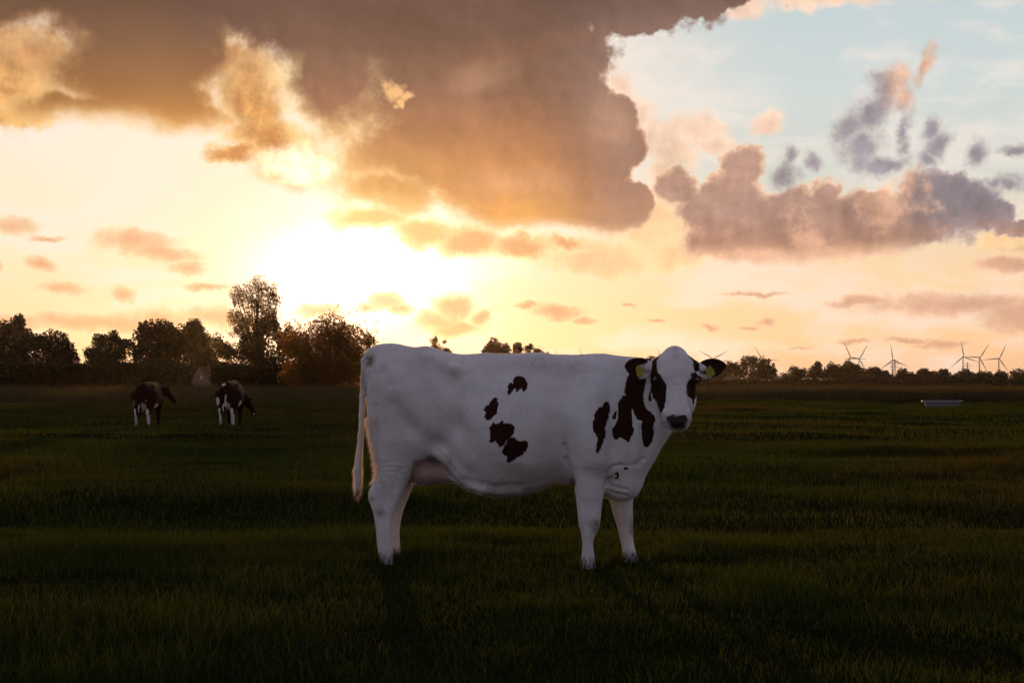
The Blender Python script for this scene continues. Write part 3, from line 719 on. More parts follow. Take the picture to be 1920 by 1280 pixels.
earR = ear((1306, 690), (1363, 685), [(1313, 678), (1324, 673), (1336, 671), (1348, 673), (1359, 679)], [(1312, 706), (1324, 711), (1337, 709), (1349, 702), (1359, 692)], -.045, 1)

# coat markings, measured on the animal's side
def z1(pts): return [(640 + x / 4.571, 620 + y / 4.571) for x, y in pts]
def z3(pts): return [(1000 + x / 4.571, 620 + y / 4.571) for x, y in pts]
body_marks = [z1(p) for p in (
    [(1500, 385), (1545, 385), (1575, 410), (1600, 460), (1590, 500), (1560, 520), (1545, 495), (1500, 530), (1490, 490), (1470, 520), (1430, 550), (1420, 510), (1430, 460), (1450, 440), (1475, 450), (1470, 420)],
    [(1295, 580), (1335, 578), (1345, 640), (1335, 700), (1300, 745), (1240, 775), (1225, 740), (1235, 700), (1222, 680), (1235, 645), (1260, 630), (1280, 600)],
    [(1300, 768), (1320, 790), (1345, 790), (1370, 765), (1395, 762), (1400, 790), (1450, 795), (1485, 820), (1485, 870), (1440, 910), (1410, 950), (1365, 1000), (1345, 985), (1330, 940), (1280, 962), (1263, 945), (1280, 900), (1270, 830)],
    [(1440, 920), (1490, 905), (1500, 935), (1560, 945), (1600, 930), (1598, 1000), (1560, 1060), (1500, 1090), (1450, 1130), (1412, 1120), (1425, 1080), (1385, 1060), (1372, 1030), (1400, 980)])]
body_marks += [z3(p) for p in (
    [(620, 605), (645, 610), (657, 660), (648, 740), (615, 830), (625, 860), (600, 960), (575, 1020), (550, 1052), (535, 1030), (545, 960), (540, 885), (512, 860), (508, 800), (520, 720), (560, 660), (590, 640)],
    [(830, 330), (900, 330), (965, 370), (965, 440), (945, 540), (945, 600), (975, 680), (1000, 690), (1040, 740), (1050, 775), (1030, 790), (1040, 860), (1025, 940), (985, 1000), (945, 990), (930, 920), (922, 830), (935, 770), (885, 760), (860, 700), (845, 670),
     (850, 770), (862, 840), (850, 890), (815, 960), (745, 905), (715, 935), (685, 915), (675, 850), (700, 800), (725, 750), (720, 640), (760, 555), (785, 550), (785, 470), (800, 420)],
    [(700, 690), (715, 690), (712, 750), (690, 765), (675, 745)],
    [(1000, 440), (1017, 440), (1012, 560), (1012, 600), (990, 605), (985, 560), (998, 510)],
    [(765, 1175), (790, 1165), (815, 1168), (818, 1182), (795, 1192), (772, 1190)], [(695, 1212), (722, 1212), (738, 1240), (728, 1262), (705, 1270), (700, 1250), (716, 1240), (690, 1232)])]
head_marks = [z3(p) for p in (
    [(1018, 255), (1085, 205), (1070, 240), (1060, 270), (1065, 340), (1100, 400), (1143, 460), (1140, 530), (1130, 650), (1100, 710), (1080, 680), (1055, 610), (1040, 580), (1020, 590), (1005, 500), (1005, 400), (1012, 330)],
    [(1328, 210), (1370, 225), (1425, 280), (1430, 340), (1398, 360), (1380, 340), (1365, 260)],
    [(1350, 360), (1390, 352), (1430, 400), (1430, 480), (1400, 550), (1375, 640), (1362, 610), (1345, 570), (1320, 560), (1310, 490), (1320, 440), (1350, 400)])]
nose_mark = z3([(1140, 735), (1165, 722), (1200, 716), (1240, 722), (1310, 718), (1328, 760), (1312, 800), (1300, 830), (1270, 852), (1200, 850), (1165, 805), (1138, 775)])
def to_px(V):
    w = l2w(V); return 960 + F_PX * w[:, 0] / w[:, 1], HOR - F_PX * (w[:, 2] - CZ) / w[:, 1]
PXM = 1 / 280.0
def coat_attrs(V, N):
    px, py = to_px(V)
    rel = V - H0; s_, t_, n_ = rel @ HM[0], rel @ HM[1], rel @ HM[2]
    head = (n_ > -.155 + .0 * t_) & (np.abs(s_) < .19) & (t_ > -.32) & (t_ < .42) & (n_ - .6 * np.clip(-s_ - .09, 0, 1) > -.155)
    face = (l2w(V)[:, 1] < 1e9) & ((N[:, 1] < .25) | head)
    bm = np.full(len(V), -1.0); hm = np.full(len(V), -1.0)
    for p in body_marks: bm = np.maximum(bm, poly_sd(p, px, py) * PXM)
    for p in head_marks: hm = np.maximum(hm, poly_sd(p, px, py) * PXM)
    patch = np.where(head, hm, bm); patch = np.where(face, patch, -1.0)
    far = (N[:, 1] > .2) & ~head                    # the side away from the camera has patches too
    patch = np.where(far, np.clip((vnoise(V[:, 0] * 2.2 + 9, V[:, 2] * 2.2, 5) - .66) * .5, -1, 1), patch)
    nose = np.where(head & (n_ > .02), poly_sd(nose_mark, px, py) * PXM, -1.0)
    pink = np.zeros(len(V)); stain = np.zeros(len(V))
    uc = Lp(802, 882, 0)
    d = np.sqrt(((V[:, 0] - uc[0]) / .21) ** 2 + ((V[:, 2] - uc[2]) / .13) ** 2)
    pink = np.maximum(pink, np.clip((1.0 - d) * 3, 0, 1) * np.clip((py - 858 - np.clip(px - 826, 0, 99) * 1.0) * .15, 0, 1) * np.clip((px - 766 - np.clip(905 - py, 0, 60) * .15) * .3, 0, 1))
    pink = np.maximum(pink, .55 * np.clip((.05 - np.abs(n_ - .05)) * 30, 0, 1) * head * (t_ > .24))
    near_ = N[:, 1] < .4
    def spot(x, y, rx, ry, a, cond=near_):
        q = 1 - np.sqrt(((px - x) / rx) ** 2 + ((py - y) / ry) ** 2)
        np.maximum(stain, np.clip(q * 1.6, 0, 1) * a * cond, out=stain)
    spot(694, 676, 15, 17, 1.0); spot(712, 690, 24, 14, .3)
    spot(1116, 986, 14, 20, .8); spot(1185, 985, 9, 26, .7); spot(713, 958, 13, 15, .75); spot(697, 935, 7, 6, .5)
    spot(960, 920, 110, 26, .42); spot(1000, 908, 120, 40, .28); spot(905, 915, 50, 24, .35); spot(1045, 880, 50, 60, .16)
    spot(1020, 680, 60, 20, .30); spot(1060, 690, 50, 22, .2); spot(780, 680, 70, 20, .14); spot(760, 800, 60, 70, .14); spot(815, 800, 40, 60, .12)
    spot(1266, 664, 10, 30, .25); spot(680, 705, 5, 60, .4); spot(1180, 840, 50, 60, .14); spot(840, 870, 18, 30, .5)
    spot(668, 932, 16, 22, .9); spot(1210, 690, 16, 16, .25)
    return dict(patch=patch, nose=nose, pink=np.clip(pink, 0, 1), stain=np.clip(stain, 0, 1)), head
at, headm = coat_attrs(cv, cn_)
allV, allF = [cv], [cq]; off = len(cv)
for e, sg in ((earL, -1), (earR, 1)):
    V, F, uu, vv, ll = e
    allV.append(V); allF.append(F + off); off += len(V)
    dk = np.clip((uu - .34 - .10 * np.abs(vv)) * .12, -.05, .05)
    if sg < 0: dk = np.clip((uu - .42 + .25 * (vv < -.4)) * .12, -.05, .05)
    else: dk = np.where(vv < .35, np.clip((uu - .02) * .12, -.05, .05), np.clip((uu - .46) * .12, -.05, .05))
    at['patch'] = np.concatenate([at['patch'], dk]); at['nose'] = np.concatenate([at['nose'], np.full(len(V), -1.)])
    at['pink'] = np.concatenate([at['pink'], .35 * (ll == 0) * (uu < .5)]); at['stain'] = np.concatenate([at['stain'], np.zeros(len(V))])
cow = empty("dairy_cow", (CO[0], CO[1], 0), "white dairy cow with dark brown patches and yellow ear tags, standing side on in front", "cow", None, -YAW)
body = mesh_obj("body", np.vstack(allV), [np.vstack(allF)], MAT_COAT, cow, attrs=at)

# short coat hair, longer on the tail switch, the back of the thigh and along the back line
rng = np.random.default_rng(4)
def strands(name, V, Q, N, A_, dens, lenf, parent, mat, layf, wid=0.0011, sel=None):
    a, b, c, d = (V[Q[:, i]] for i in range(4))
    ar = np.linalg.norm(np.cross(b - a, c - a), axis=1) * .5 + np.linalg.norm(np.cross(c - a, d - a), axis=1) * .5
    w = ar * dens(V[Q[:, 0]], N[Q[:, 0]])
    n = int(w.sum()); f = rng.choice(len(Q), n, p=w / w.sum())
    u, v = rng.random(n)[:, None], rng.random(n)[:, None]
    p = a[f] * (1 - u) * (1 - v) + b[f] * u * (1 - v) + c[f] * u * v + d[f] * (1 - u) * v
    nn = N[Q[f, 0]]
    lay = layf(p)
    L_ = lenf(p, nn) * rng.uniform(.6, 1.15, n)
    dirn = nn * .55 + lay + rng.normal(0, .22, (n, 3)); dirn /= np.linalg.norm(dirn, axis=1)[:, None]
    side = np.cross(dirn, rng.normal(0, 1, (n, 3))); side /= np.linalg.norm(side, axis=1)[:, None]
    mid = p + dirn * (L_ * .55)[:, None]; tip = p + (dirn * .9 + lay * .35 + np.array([0, 0, -.12])) * L_[:, None]
    W_ = wid * side
    VV = np.stack([p - W_ / 2 - nn * .002, p + W_ / 2 - nn * .002, mid + W_ * .35, mid - W_ * .35, tip], 1).reshape(-1, 3)
    o = np.arange(n)[:, None] * 5
    at2 = {k: np.repeat(A_[k][Q[f, 0]], 5) for k in ('patch', 'stain')}
    return mesh_obj(name, VV, [o + np.array([[0, 1, 2, 3]]), o + np.array([[3, 2, 4]])], mat, parent, attrs=at2)
def dens(V, N):
    px, py = to_px(V)
    d = np.full(len(V), 5200.0)
    d[(px < 712) & (py < 950)] = 26000
    d[(px < 686)] = 42000
    d[(py < 690) & (px < 1200)] = 9000
    d[(N[:, 2] > .45) & (px < 1215) & (py < 700)] = 24000
    rel = V - H0; d[(rel @ HM[2] > .02) & (rel @ HM[1] > .14)] = 0
    return d
def hlen(p, n):
    px, py = to_px(p)
    L_ = np.full(len(p), .010)
    L_ = np.where((n[:, 2] > .45) & (py < 700), .019, L_); L_ = np.where(py > 905, .005, L_)
    L_ = np.where((px < 712) & (py > 780) & (py < 905) & (px > 686), .045, L_)
    L_ = np.where(px < 686, np.interp(py, [660, 720, 800, 860, 905, 935], [.010, .020, .014, .024, .042, .045]), L_)
    rel = p - H0
    L_ = np.where((rel @ HM[1] < -.12) & (rel @ HM[2] > -.12) & (np.abs(rel @ HM[0]) < .12), .016, L_)
    return L_
def lay(p):
    px, py = to_px(p)
    d = np.tile(np.array([[-.55, 0, -.6]]), (len(p), 1))
    d[px < 690] = (-.05, 0, -1.0)
    d[px > 1215] = HM[1] * .6
    return d
strands("coat_hair", cv, cq, cn_, at, dens, hlen, cow, MAT_HAIR, lay)
# eyes, ear tags
m_eye, t_, b_ = material("eye"); b_.inputs['Base Color'].default_value = (0.006, 0.004, 0.004, 1); b_.inputs['Roughness'].default_value = 0.06
b_.inputs['Specular IOR Level'].default_value = 0.6; b_.inputs['Coat Weight'].default_value = 1.0
def sphere(c, r, nu=20, nv=12):
    V = [(c[0] + r * math.sin(math.pi * i / nv) * math.cos(2 * math.pi * j / nu), c[1] + r * math.sin(math.pi * i / nv) * math.sin(2 * math.pi * j / nu), c[2] + r * math.cos(math.pi * i / nv)) for i in range(nv + 1) for j in range(nu)]
    F = [(i * nu + j, (i + 1) * nu + j, (i + 1) * nu + (j + 1) % nu, i * nu + (j + 1) % nu) for i in range(nv) for j in range(nu)]
    return np.array(V), np.array(F)
for px in (1230, 1303.3):
    V, F = sphere(Hp(px, 711.5, .038 if px < 1260 else .024), .0205)
    mesh_obj("eye", V, F, m_eye, cow)
m_tag, t_, b_ = material("ear_tag_yellow")
t_.put(b_.inputs['Base Color'], t_.mix(t_.sm(t_.noise(t_.n('ShaderNodeTexCoord').outputs['Object'], 60, 4, .7), .45, .7), (0.50, 0.47, 0.045, 1), (0.27, 0.26, 0.03, 1)))
b_.inputs['Roughness'].default_value = 0.45
tr = t_.n('ShaderNodeBsdfTranslucent'); tr.inputs[0].default_value = (0.55, 0.48, 0.04, 1)
mx = t_.n('ShaderNodeMixShader'); mx.inputs[0].default_value = 0.45
t_.t.links.new(b_.outputs[0], mx.inputs[1]); t_.t.links.new(tr.outputs[0], mx.inputs[2]); t_.t.links.new(mx.outputs[0], t_.t.nodes['Material Output'].inputs[0])
m_ink = simple_mat("tag_print", (0.03, 0.03, 0.02), 0.6)
for pts, nb in (([(1192, 690), (1194, 686), (1198, 684), (1202, 687), (1204, 691), (1207, 704), (1206, 706), (1195, 706)], -.028), ([(1323, 693), (1326, 689), (1331, 685), (1336, 690), (1341, 699), (1340, 702), (1330, 709), (1327, 708)], -.028)):
    fr = np.array([Hp(x, y, nb) for x, y in pts]); bk = fr - HM[2] * .003
    n = len(fr); V = np.vstack([fr, bk])
    F = [tuple(range(n))[::-1], tuple(range(n, 2 * n))] + [(i, (i + 1) % n, n + (i + 1) % n, n + i) for i in range(n)]
    me = bpy.data.meshes.new("ear_tag"); me.from_pydata([tuple(v) for v in V], [], F); me.materials.append(m_tag)
    o = bpy.data.objects.new("ear_tag", me); COL.objects.link(o); o.parent = cow
    c = fr[:5].mean(0) * .55 + fr[5:].mean(0) * .45
    V, F = sphere(fr[2] * .75 + fr[5] * .25 + HM[2] * .002, .0045, 10, 6); stud = mesh_obj("tag_stud", V, F, m_tag, o)
# ------------------------------------------------------------------ ground
def ditch_y(x): return 99 + 0.10 * x + 3 * np.sin(x * 0.05)
def terrain(x, y):
    x = np.asarray(x, float); y = np.asarray(y, float)
    near_cow = np.clip((np.hypot(x, (y - 9.8) * 1.3) - 1.6) / 2.0, 0, 1)
    h = .20 * (vnoise(x / 3.4, y / 2.6, 1) - .5) + .06 * (vnoise(x / 1.1, y / .9, 2) - .5) + .30 * (vnoise(x / 14, y / 11, 3) - .5) * np.clip((y - 14) / 30, 0, 1)
    h = h * np.clip((160 - y) / 60, 0, 1) * near_cow
    dy = y - ditch_y(x)
    h = h - .9 * np.exp(-(dy / 3.0) ** 2) + .12 * np.clip(dy / 8, 0, 1) * (y < 6000)
    return h
m_ground, t_, b_ = material("pasture_ground")
p_ = t_.n('ShaderNodeNewGeometry').outputs['Position']
c_ = t_.mix(t_.sm(t_.noise(p_, .35, 5, .6), .35, .65), (0.012, 0.014, 0.004, 1), (0.022, 0.018, 0.006, 1))
c_ = t_.mix(t_.sm(t_.noise(p_, 5.0, 5, .7), .35, .7), c_, (0.008, 0.008, 0.003, 1))
c_ = t_.mix(t_.sm(t_.noise(p_, .05, 3, .6), .45, .65, 0, .5), c_, (0.030, 0.024, 0.010, 1))
t_.put(b_.inputs['Base Color'], c_); b_.inputs['Roughness'].default_value = .95; b_.inputs['Specular IOR Level'].default_value = 0.0
bp = t_.n('ShaderNodeBump'); bp.inputs['Strength'].default_value = .8; bp.inputs['Distance'].default_value = .10
t_.put(bp.inputs['Height'], t_.noise(p_, 7.0, 5, .7)); t_.put(b_.inputs['Normal'], bp.outputs[0])
rows = np.concatenate([np.linspace(-16, 3, 24), 3 * (3950 / 3) ** (np.arange(1, 460) / 459.0)])
tt = np.linspace(-1, 1, 460)
X = tt[None, :] * (np.maximum(rows, 0) * .95 + 14)[:, None]; Y = np.repeat(rows[:, None], len(tt), 1)
Z = terrain(X, Y)
nr, nc = X.shape
ii = np.arange(nr - 1)[:, None] * nc + np.arange(nc - 1)[None, :]
Fg = np.stack([ii, ii + 1, ii + nc + 1, ii + nc], -1).reshape(-1, 4)
ground = prop(mesh_obj("ground", np.stack([X, Y, Z], -1).reshape(-1, 3), Fg, m_ground), kind='structure')

# ------------------------------------------------------------------ grass
def grass_material(name, cols, trans, tw=0.42):
    m, t, b = material(name)
    r = attr(t, 'rnd'); h = attr(t, 'tone')
    c = t.ramp(r, [(0.0, cols[0]), (0.45, cols[1]), (0.8, cols[2]), (0.93, cols[3]), (1.0, cols[4])])
    c = t.mix(h, c, cols[5])
    t.put(b.inputs['Base Color'], c); b.inputs['Roughness'].default_value = .9; b.inputs['Specular IOR Level'].default_value = 0.0
    tr = t.n('ShaderNodeBsdfTranslucent'); t.put(tr.inputs[0], t.mix(1.0, c, trans, 'MULTIPLY'))
    mx = t.n('ShaderNodeMixShader'); mx.inputs[0].default_value = tw
    t.t.links.new(b.outputs[0], mx.inputs[1]); t.t.links.new(tr.outputs[0], mx.inputs[2])
    t.t.links.new(mx.outputs[0], t.t.nodes['Material Output'].inputs[0])
    return m
m_grass = grass_material("grass_blades", [(0.018, 0.030, 0.007, 1), (0.029, 0.043, 0.010, 1), (0.043, 0.048, 0.012, 1), (0.068, 0.058, 0.022, 1), (0.12, 0.10, 0.045, 1), (0.055, 0.040, 0.014, 1)], (1.5, 1.6, .8, 1))
rg = np.random.default_rng(11)
def blades(n, y0, y1, hmean, wid, segs, xs=.42, xm=1.2, dens_pow=1.0):
    y = y0 + (y1 - y0) * rg.random(n * 2) ** .75; x = (rg.random(n * 2) * 2 - 1) * (xs * y + xm)
    keep = rg.random(n * 2) < (xs * y + xm) / (xs * y1 + xm) * 0 + 1
    cl = vnoise(x / .35, y / .35, 7) * .6 + vnoise(x / 1.3, y / 1.1, 8) * .6
    keep &= rg.random(n * 2) < np.clip(cl, .12, 1)
    x, y = x[keep][:n], y[keep][:n]; n = len(x)
    patch = vnoise(x / 2.4, y / 1.7, 9); patch2 = vnoise(x / 9, y / 6, 10)
    h = hmean * (.35 + 1.15 * patch ** 1.6 + .25 * cl[keep][:n]) * rg.lognormal(0, .28, n)
    tus = np.clip((vnoise(x / .75, y / .6, 55) - .66) * 7, 0, 1) * np.clip(vnoise(x / 6, y / 5, 56) * 2 - .6, 0, 1)
    h = h * (1 + .9 * tus)
    z = terrain(x, y) - .008
    a = rg.random(n) * 2 * math.pi; lean = rg.uniform(.1, .75, n) * h; la = rg.random(n) * 2 * math.pi
    wx, wy = np.cos(a) * wid * .5 * rg.uniform(.6, 1.3, n), np.sin(a) * wid * .5 * rg.uniform(.6, 1.3, n)
    pts = []
    for k in range(segs):
        f = k / segs; ww = (1 - f * .55)
        cx = x + np.cos(la) * lean * f * f; cy_ = y + np.sin(la) * lean * f * f; cz = z + h * (f - .25 * f * f * lean / h)
        pts += [np.stack([cx - wx * ww, cy_ - wy * ww, cz], -1), np.stack([cx + wx * ww, cy_ + wy * ww, cz], -1)]
    pts.append(np.stack([x + np.cos(la) * lean, y + np.sin(la) * lean, z + h * (1 - .25 * lean / h)], -1))
    V = np.stack(pts, 1); k = V.shape[1]; o = np.arange(n)[:, None] * k
    Q = [o + np.array([[2 * s, 2 * s + 1, 2 * s + 3, 2 * s + 2]]) for s in range(segs - 1)]
    T = o + np.array([[2 * segs - 2, 2 * segs - 1, 2 * segs]])
    rnd = np.clip(rg.random(n) * .9 + .12 * (patch2 - .5), 0, 1); tone = np.clip((patch2 - .52) * 2.2 + (patch - .6) * .8 + rg.normal(0, .12, n) - .6 * tus, 0, .85)
    return V.reshape(-1, 3), Q, T, np.repeat(rnd, k), np.repeat(tone, k)
def combine(name, sets, mat, label, cat, kind):
    V = []; Q = []; T = []; R_ = []; H_ = []; o = 0
    for v, q, t, r, h in sets:
        V.append(v); Q += [a + o for a in q]; T.append(t + o); R_.append(r); H_.append(h); o += len(v)
    F = ([np.concatenate(Q)] if Q else []) + [np.concatenate(T)]
    return prop(mesh_obj(name, np.concatenate(V), F, mat, smooth=False, attrs=dict(rnd=np.concatenate(R_), tone=np.concatenate(H_))), label, cat, None, kind)
sets = [blades(int(215000 * GR), 3.2, 12.5, .066, .0042, 3, xs=.46, xm=1.6), blades(int(270000 * GR), 12.5, 30, .082, .009, 2, xs=.48), blades(int(310000 * GR), 30, 97, .095, .024, 1, xs=.48)]
# longer single stems that stick out of the sward
def stems(n, y0, y1, hm, w):
    v, q, t, r, h = blades(n, y0, y1, hm, w, 3)
    return v, q, t, np.clip(r + .25, 0, 1), h
def feet():
    out = []
    for (x, y) in FEET:
        n = 260; a = rg.random(n) * 2 * math.pi; r = .05 + .10 * rg.random(n)
        fx, fy = x + np.cos(a) * r, y + np.sin(a) * r * .8
        h = rg.uniform(.06, .13, n); w = .0045; b = rg.random(n) * math.pi; l = rg.normal(0, .3, n) * h
        z = terrain(fx, fy) - .01; wx, wy = np.cos(b) * w / 2, np.sin(b) * w / 2
        V = np.stack([np.stack([fx - wx, fy - wy, z], -1), np.stack([fx + wx, fy + wy, z], -1), np.stack([fx + l * .35 + wx * .7, fy + wy * .7, z + h * .6], -1), np.stack([fx + l * .35 - wx * .7, fy - wy * .7, z + h * .6], -1), np.stack([fx + l, fy, z + h], -1)], 1)
        o = np.arange(n)[:, None] * 5
        out.append((V.reshape(-1, 3), [o + np.array([[0, 1, 2, 3]])], o + np.array([[3, 2, 4]]), np.repeat(rg.random(n) * .7, 5), np.repeat(rg.random(n) * .4, 5)))
    return out
FEET = []
for px_, py_, yl_ in ((725, 1056, -.185), (738, 1050, .115), (1103, 1064, -.20), (1183, 1052, .16)):
    w_ = l2w(Lp(px_, py_, yl_)); FEET.append((w_[0], w_[1]))
sets += feet()
sets += [stems(350, 4.5, 13, .14, .0026), stems(500, 13, 40, .16, .005)]
combine("grass", sets, m_grass, "short dark green pasture grass with duller tufts", "grass", "stuff")
m_reed = grass_material("tall_grass_blades", [(0.035, 0.040, 0.018, 1), (0.050, 0.050, 0.024, 1), (0.065, 0.060, 0.030, 1), (0.085, 0.072, 0.042, 1), (0.12, 0.10, 0.06, 1), (0.055, 0.046, 0.028, 1)], (1.3, 1.2, .8, 1))
def reeds(n, d0, d1, h0, h1, w):
    x = rg.uniform(-95, 95, n); dy = rg.uniform(d0, d1, n); y = ditch_y(x) + dy
    z = terrain(x, y)
    h = rg.uniform(h0, h1, n) * (.75 + .5 * vnoise(x / 3, y / 3, 21)) * (1 + .15 * (vnoise(x / .7, y / .7, 22) - .5))
    a = rg.normal(0, .5, n); wx, wy = np.cos(a) * w / 2, np.sin(a) * w / 2; l = rg.normal(0, .18, n) * h
    V = np.stack([np.stack([x - wx, y - wy, z], -1), np.stack([x + wx, y + wy, z], -1), np.stack([x + l * .4 + wx * .6, y, z + h * .6], -1), np.stack([x + l * .4 - wx * .6, y, z + h * .6], -1), np.stack([x + l, y, z + h], -1)], 1)
    o = np.arange(n)[:, None] * 5
    return V.reshape(-1, 3), [o + np.array([[0, 1, 2, 3]])], o + np.array([[3, 2, 4]]), np.repeat(rg.random(n), 5), np.repeat(np.clip(rg.normal(.3, .3, n), 0, 1), 5)
combine("tall_grass", [reeds(int(38000 * GR), 4, 9, .55, .95, .035), reeds(int(57000 * GR), 8, 24, .75, 1.12, .04), reeds(int(8000 * GR), 20, 60, .9, 1.15, .06)], m_reed, "tall dull reeds and grass beyond the ditch across the field", "tall grass", "stuff")
# ------------------------------------------------------------------ trees
def leaf_material(name, a, b2, trans, tw=.35):
    m, t, b = material(name)
    c = t.mix(attr(t, 'rnd'), a, b2)
    t.put(b.inputs['Base Color'], c); b.inputs['Roughness'].default_value = .6; b.inputs['Specular IOR Level'].default_value = .15
    tr = t.n('ShaderNodeBsdfTranslucent'); tr.inputs[0].default_value = trans
    mx = t.n('ShaderNodeMixShader'); mx.inputs[0].default_value = tw
    t.t.links.new(b.outputs[0], mx.inputs[1]); t.t.links.new(tr.outputs[0], mx.inputs[2])
    t.t.links.new(mx.outputs[0], t.t.nodes['Material Output'].inputs[0])
    return m
m_leaf = leaf_material("leaves", (0.010, 0.014, 0.005, 1), (0.022, 0.026, 0.009, 1), (0.050, 0.036, 0.006, 1))
m_leaf2 = leaf_material("poplar_leaves", (0.045, 0.055, 0.022, 1), (0.085, 0.085, 0.035, 1), (0.34, 0.20, 0.03, 1), .5)
m_leaf3 = leaf_material("hawthorn_leaves", (0.014, 0.018, 0.005, 1), (0.030, 0.032, 0.009, 1), (0.42, 0.19, 0.02, 1), .55)
m_bark = simple_mat("bark", (0.028, 0.020, 0.014, 1), .9, .1, scale=3)
rt = np.random.default_rng(77)
def WX(px, py, D): return np.array([(px - 960) / F_PX * D, D, CZ + (HOR - py) / F_PX * D])
def leaves(lobes, D, n, size, airy=0.0, stretch=1.0):
    n = int(n * 1.7); size = size * .86
    """leaf clumps through the volume of the crown's lobes (given as seen, then set at their distance)"""
    area = np.array([rx * ry for (_, _, rx, ry) in lobes], float); pr = area / area.sum()
    k = rt.choice(len(lobes), n, p=pr); L = np.array(lobes, float)[k]
    d = rt.normal(0, 1, (n, 3)); d /= np.linalg.norm(d, axis=1)[:, None]
    r = rt.random(n) ** (.42)
    bump = .80 + .46 * vnoise(d[:, 0] * 2.6 + k * 7, d[:, 2] * 2.6 + d[:, 1] * 2 + k * 3, 31) - .10 + .16 * (vnoise(d[:, 0] * 7 + k, d[:, 2] * 7 + d[:, 1] * 5, 32) - .5)
    r = r * bump
    sc = D / F_PX
    x = (L[:, 0] - 960) * sc + d[:, 0] * r * L[:, 2] * sc
    z = CZ + (HOR - L[:, 1]) * sc + d[:, 2] * r * L[:, 3] * sc
    y = D + d[:, 1] * r * np.minimum(L[:, 2], 60) * sc * .8 + (k % 3 - 1) * L[:, 2] * sc * .15
    s = size
    cl = vnoise(x / (s * 2.6), z / (s * 2.4) + y / (s * 4), 33)
    cl2 = vnoise(x / (s * 7) + 5, z / (s * 6) + y / (s * 9), 34)
    keep = (.6 * cl + .4 * cl2) > airy * (.30 + .28 * (r / bump) ** 2)
    keep &= z > .1
    x, y, z, cl2 = x[keep], y[keep], z[keep], cl2[keep]; n = len(x)
    c = np.stack([x, y, z], -1)
    a = rt.normal(0, 1, (n, 3)); a[:, 2] *= .6 if stretch == 1 else 1.5; a /= np.linalg.norm(a, axis=1)[:, None]
    b = np.cross(a, rt.normal(0, 1, (n, 3))); b /= np.linalg.norm(b, axis=1)[:, None]
    ss = (s * rt.uniform(.55, 1.25, n))[:, None]
    V = np.stack([c - a * ss * .55 * stretch, c + b * ss * .36, c + a * ss * .60 * stretch, c - b * ss * .36], 1).reshape(-1, 3)
    F = np.arange(n)[:, None] * 4 + np.arange(4)[None, :]
    return V, F, np.repeat(np.clip(rt.random(n) * .8 + .3 * (cl2 - .4), 0, 1), 4)
def make_tree(name, label, cat, lobes, D, n, size, airy=0.5, mat=None, group=None, base=None, trunk=.25, stretch=1.0, shoots=0):
    mat = mat or m_leaf
    cx = sum(l[0] * l[2] * l[3] for l in lobes) / sum(l[2] * l[3] for l in lobes) if base is None else base
    x0 = (cx - 960) / F_PX * D; z0 = float(terrain(np.array(x0), np.array(float(D)))) if D < 4000 else 0.0
    root = empty(name, (x0, D, z0), label, cat, group)
    off = np.array([x0, D, z0])
    V, F, r = leaves(lobes, D, n, size, airy, stretch=stretch)
    if shoots:     # long shoots that stand out of the crown's top
        vs, fs, o = [V], [F], len(V); rr = [r]
        for _ in range(shoots):
            l = lobes[rt.integers(len(lobes))]; a = rt.uniform(-.9, .9); sc = D / F_PX
            p = np.array([(l[0] - 960 + math.sin(a * 1.4) * l[2] * .9) * sc, D + rt.uniform(-1, 1), CZ + (HOR - l[1] + math.cos(a * 1.4) * l[3] * .9) * sc])
            d = np.array([math.sin(a) * .8 + rt.normal(0, .25), rt.normal(0, .3), 1.0]); ln = rt.uniform(.5, 1.5) * (1 if D < 260 else 1.6)
            m = 16; t = np.sort(rt.random(m)); c = p + d * (t * ln)[:, None] + rt.normal(0, .05, (m, 3)) + np.array([1, 0, 0]) * (t ** 2 * ln * .35 * np.sign(a))[:, None]
            A_ = rt.normal(0, 1, (m, 3)); A_ /= np.linalg.norm(A_, axis=1)[:, None]; B_ = np.cross(A_, rt.normal(0, 1, (m, 3))); B_ /= np.linalg.norm(B_, axis=1)[:, None]
            q = size * .8
            vs.append(np.stack([c - A_ * q * .5, c + B_ * q * .3, c + A_ * q * .5, c - B_ * q * .3], 1).reshape(-1, 3)); fs.append(np.arange(m)[:, None] * 4 + np.arange(4) + o); o += 4 * m; rr.append(np.full(4 * m, .6))
        V, F, r = np.vstack(vs), np.vstack(fs), np.concatenate(rr)
    mesh_obj("crown", V - off, F, mat, root, smooth=False, attrs=dict(rnd=r))
    # tapered trunk, limbs reaching into each lobe
    top = max(WX(l[0], l[1], D)[2] for l in lobes) * .9
    parts = []
    P_ = [np.array([x0, D, z0 - .2]), np.array([x0 + trunk * .3, D, top * .3]), np.array([x0 - trunk * .2, D, top * .6]), np.array([x0, D, top])]
    parts.append(tube(P_, [trunk * 1.3, trunk, trunk * .7, trunk * .25], 8))
    for l in lobes:
        q = WX(l[0], l[1], D); s0 = np.array([x0, D, max(q[2] * .35, 1.0)])
        for e in range(2):
            tip = q + np.array([rt.uniform(-.5, .5) * l[2] * D / F_PX, rt.uniform(-1, 1), rt.uniform(0, .6) * l[3] * D / F_PX])
            mid = s0 * .5 + tip * .5 + np.array([0, 0, -.4])
            parts.append(tube([s0, mid, tip], [trunk * .5, trunk * .32, trunk * .08], 6))
    V, F = join(parts)
    mesh_obj("trunk", V - off, quad_tri(F), m_bark, root)
    return root
WOOD = "trees of the wood on the left"
make_tree("broadleaf_tree", "dark broad tree filling the left edge of the photo", "tree", [(8, 640, 44, 40), (12, 690, 60, 45), (42, 668, 30, 38), (-30, 650, 50, 50)], 205, 9000, .42, .55, group=WOOD)
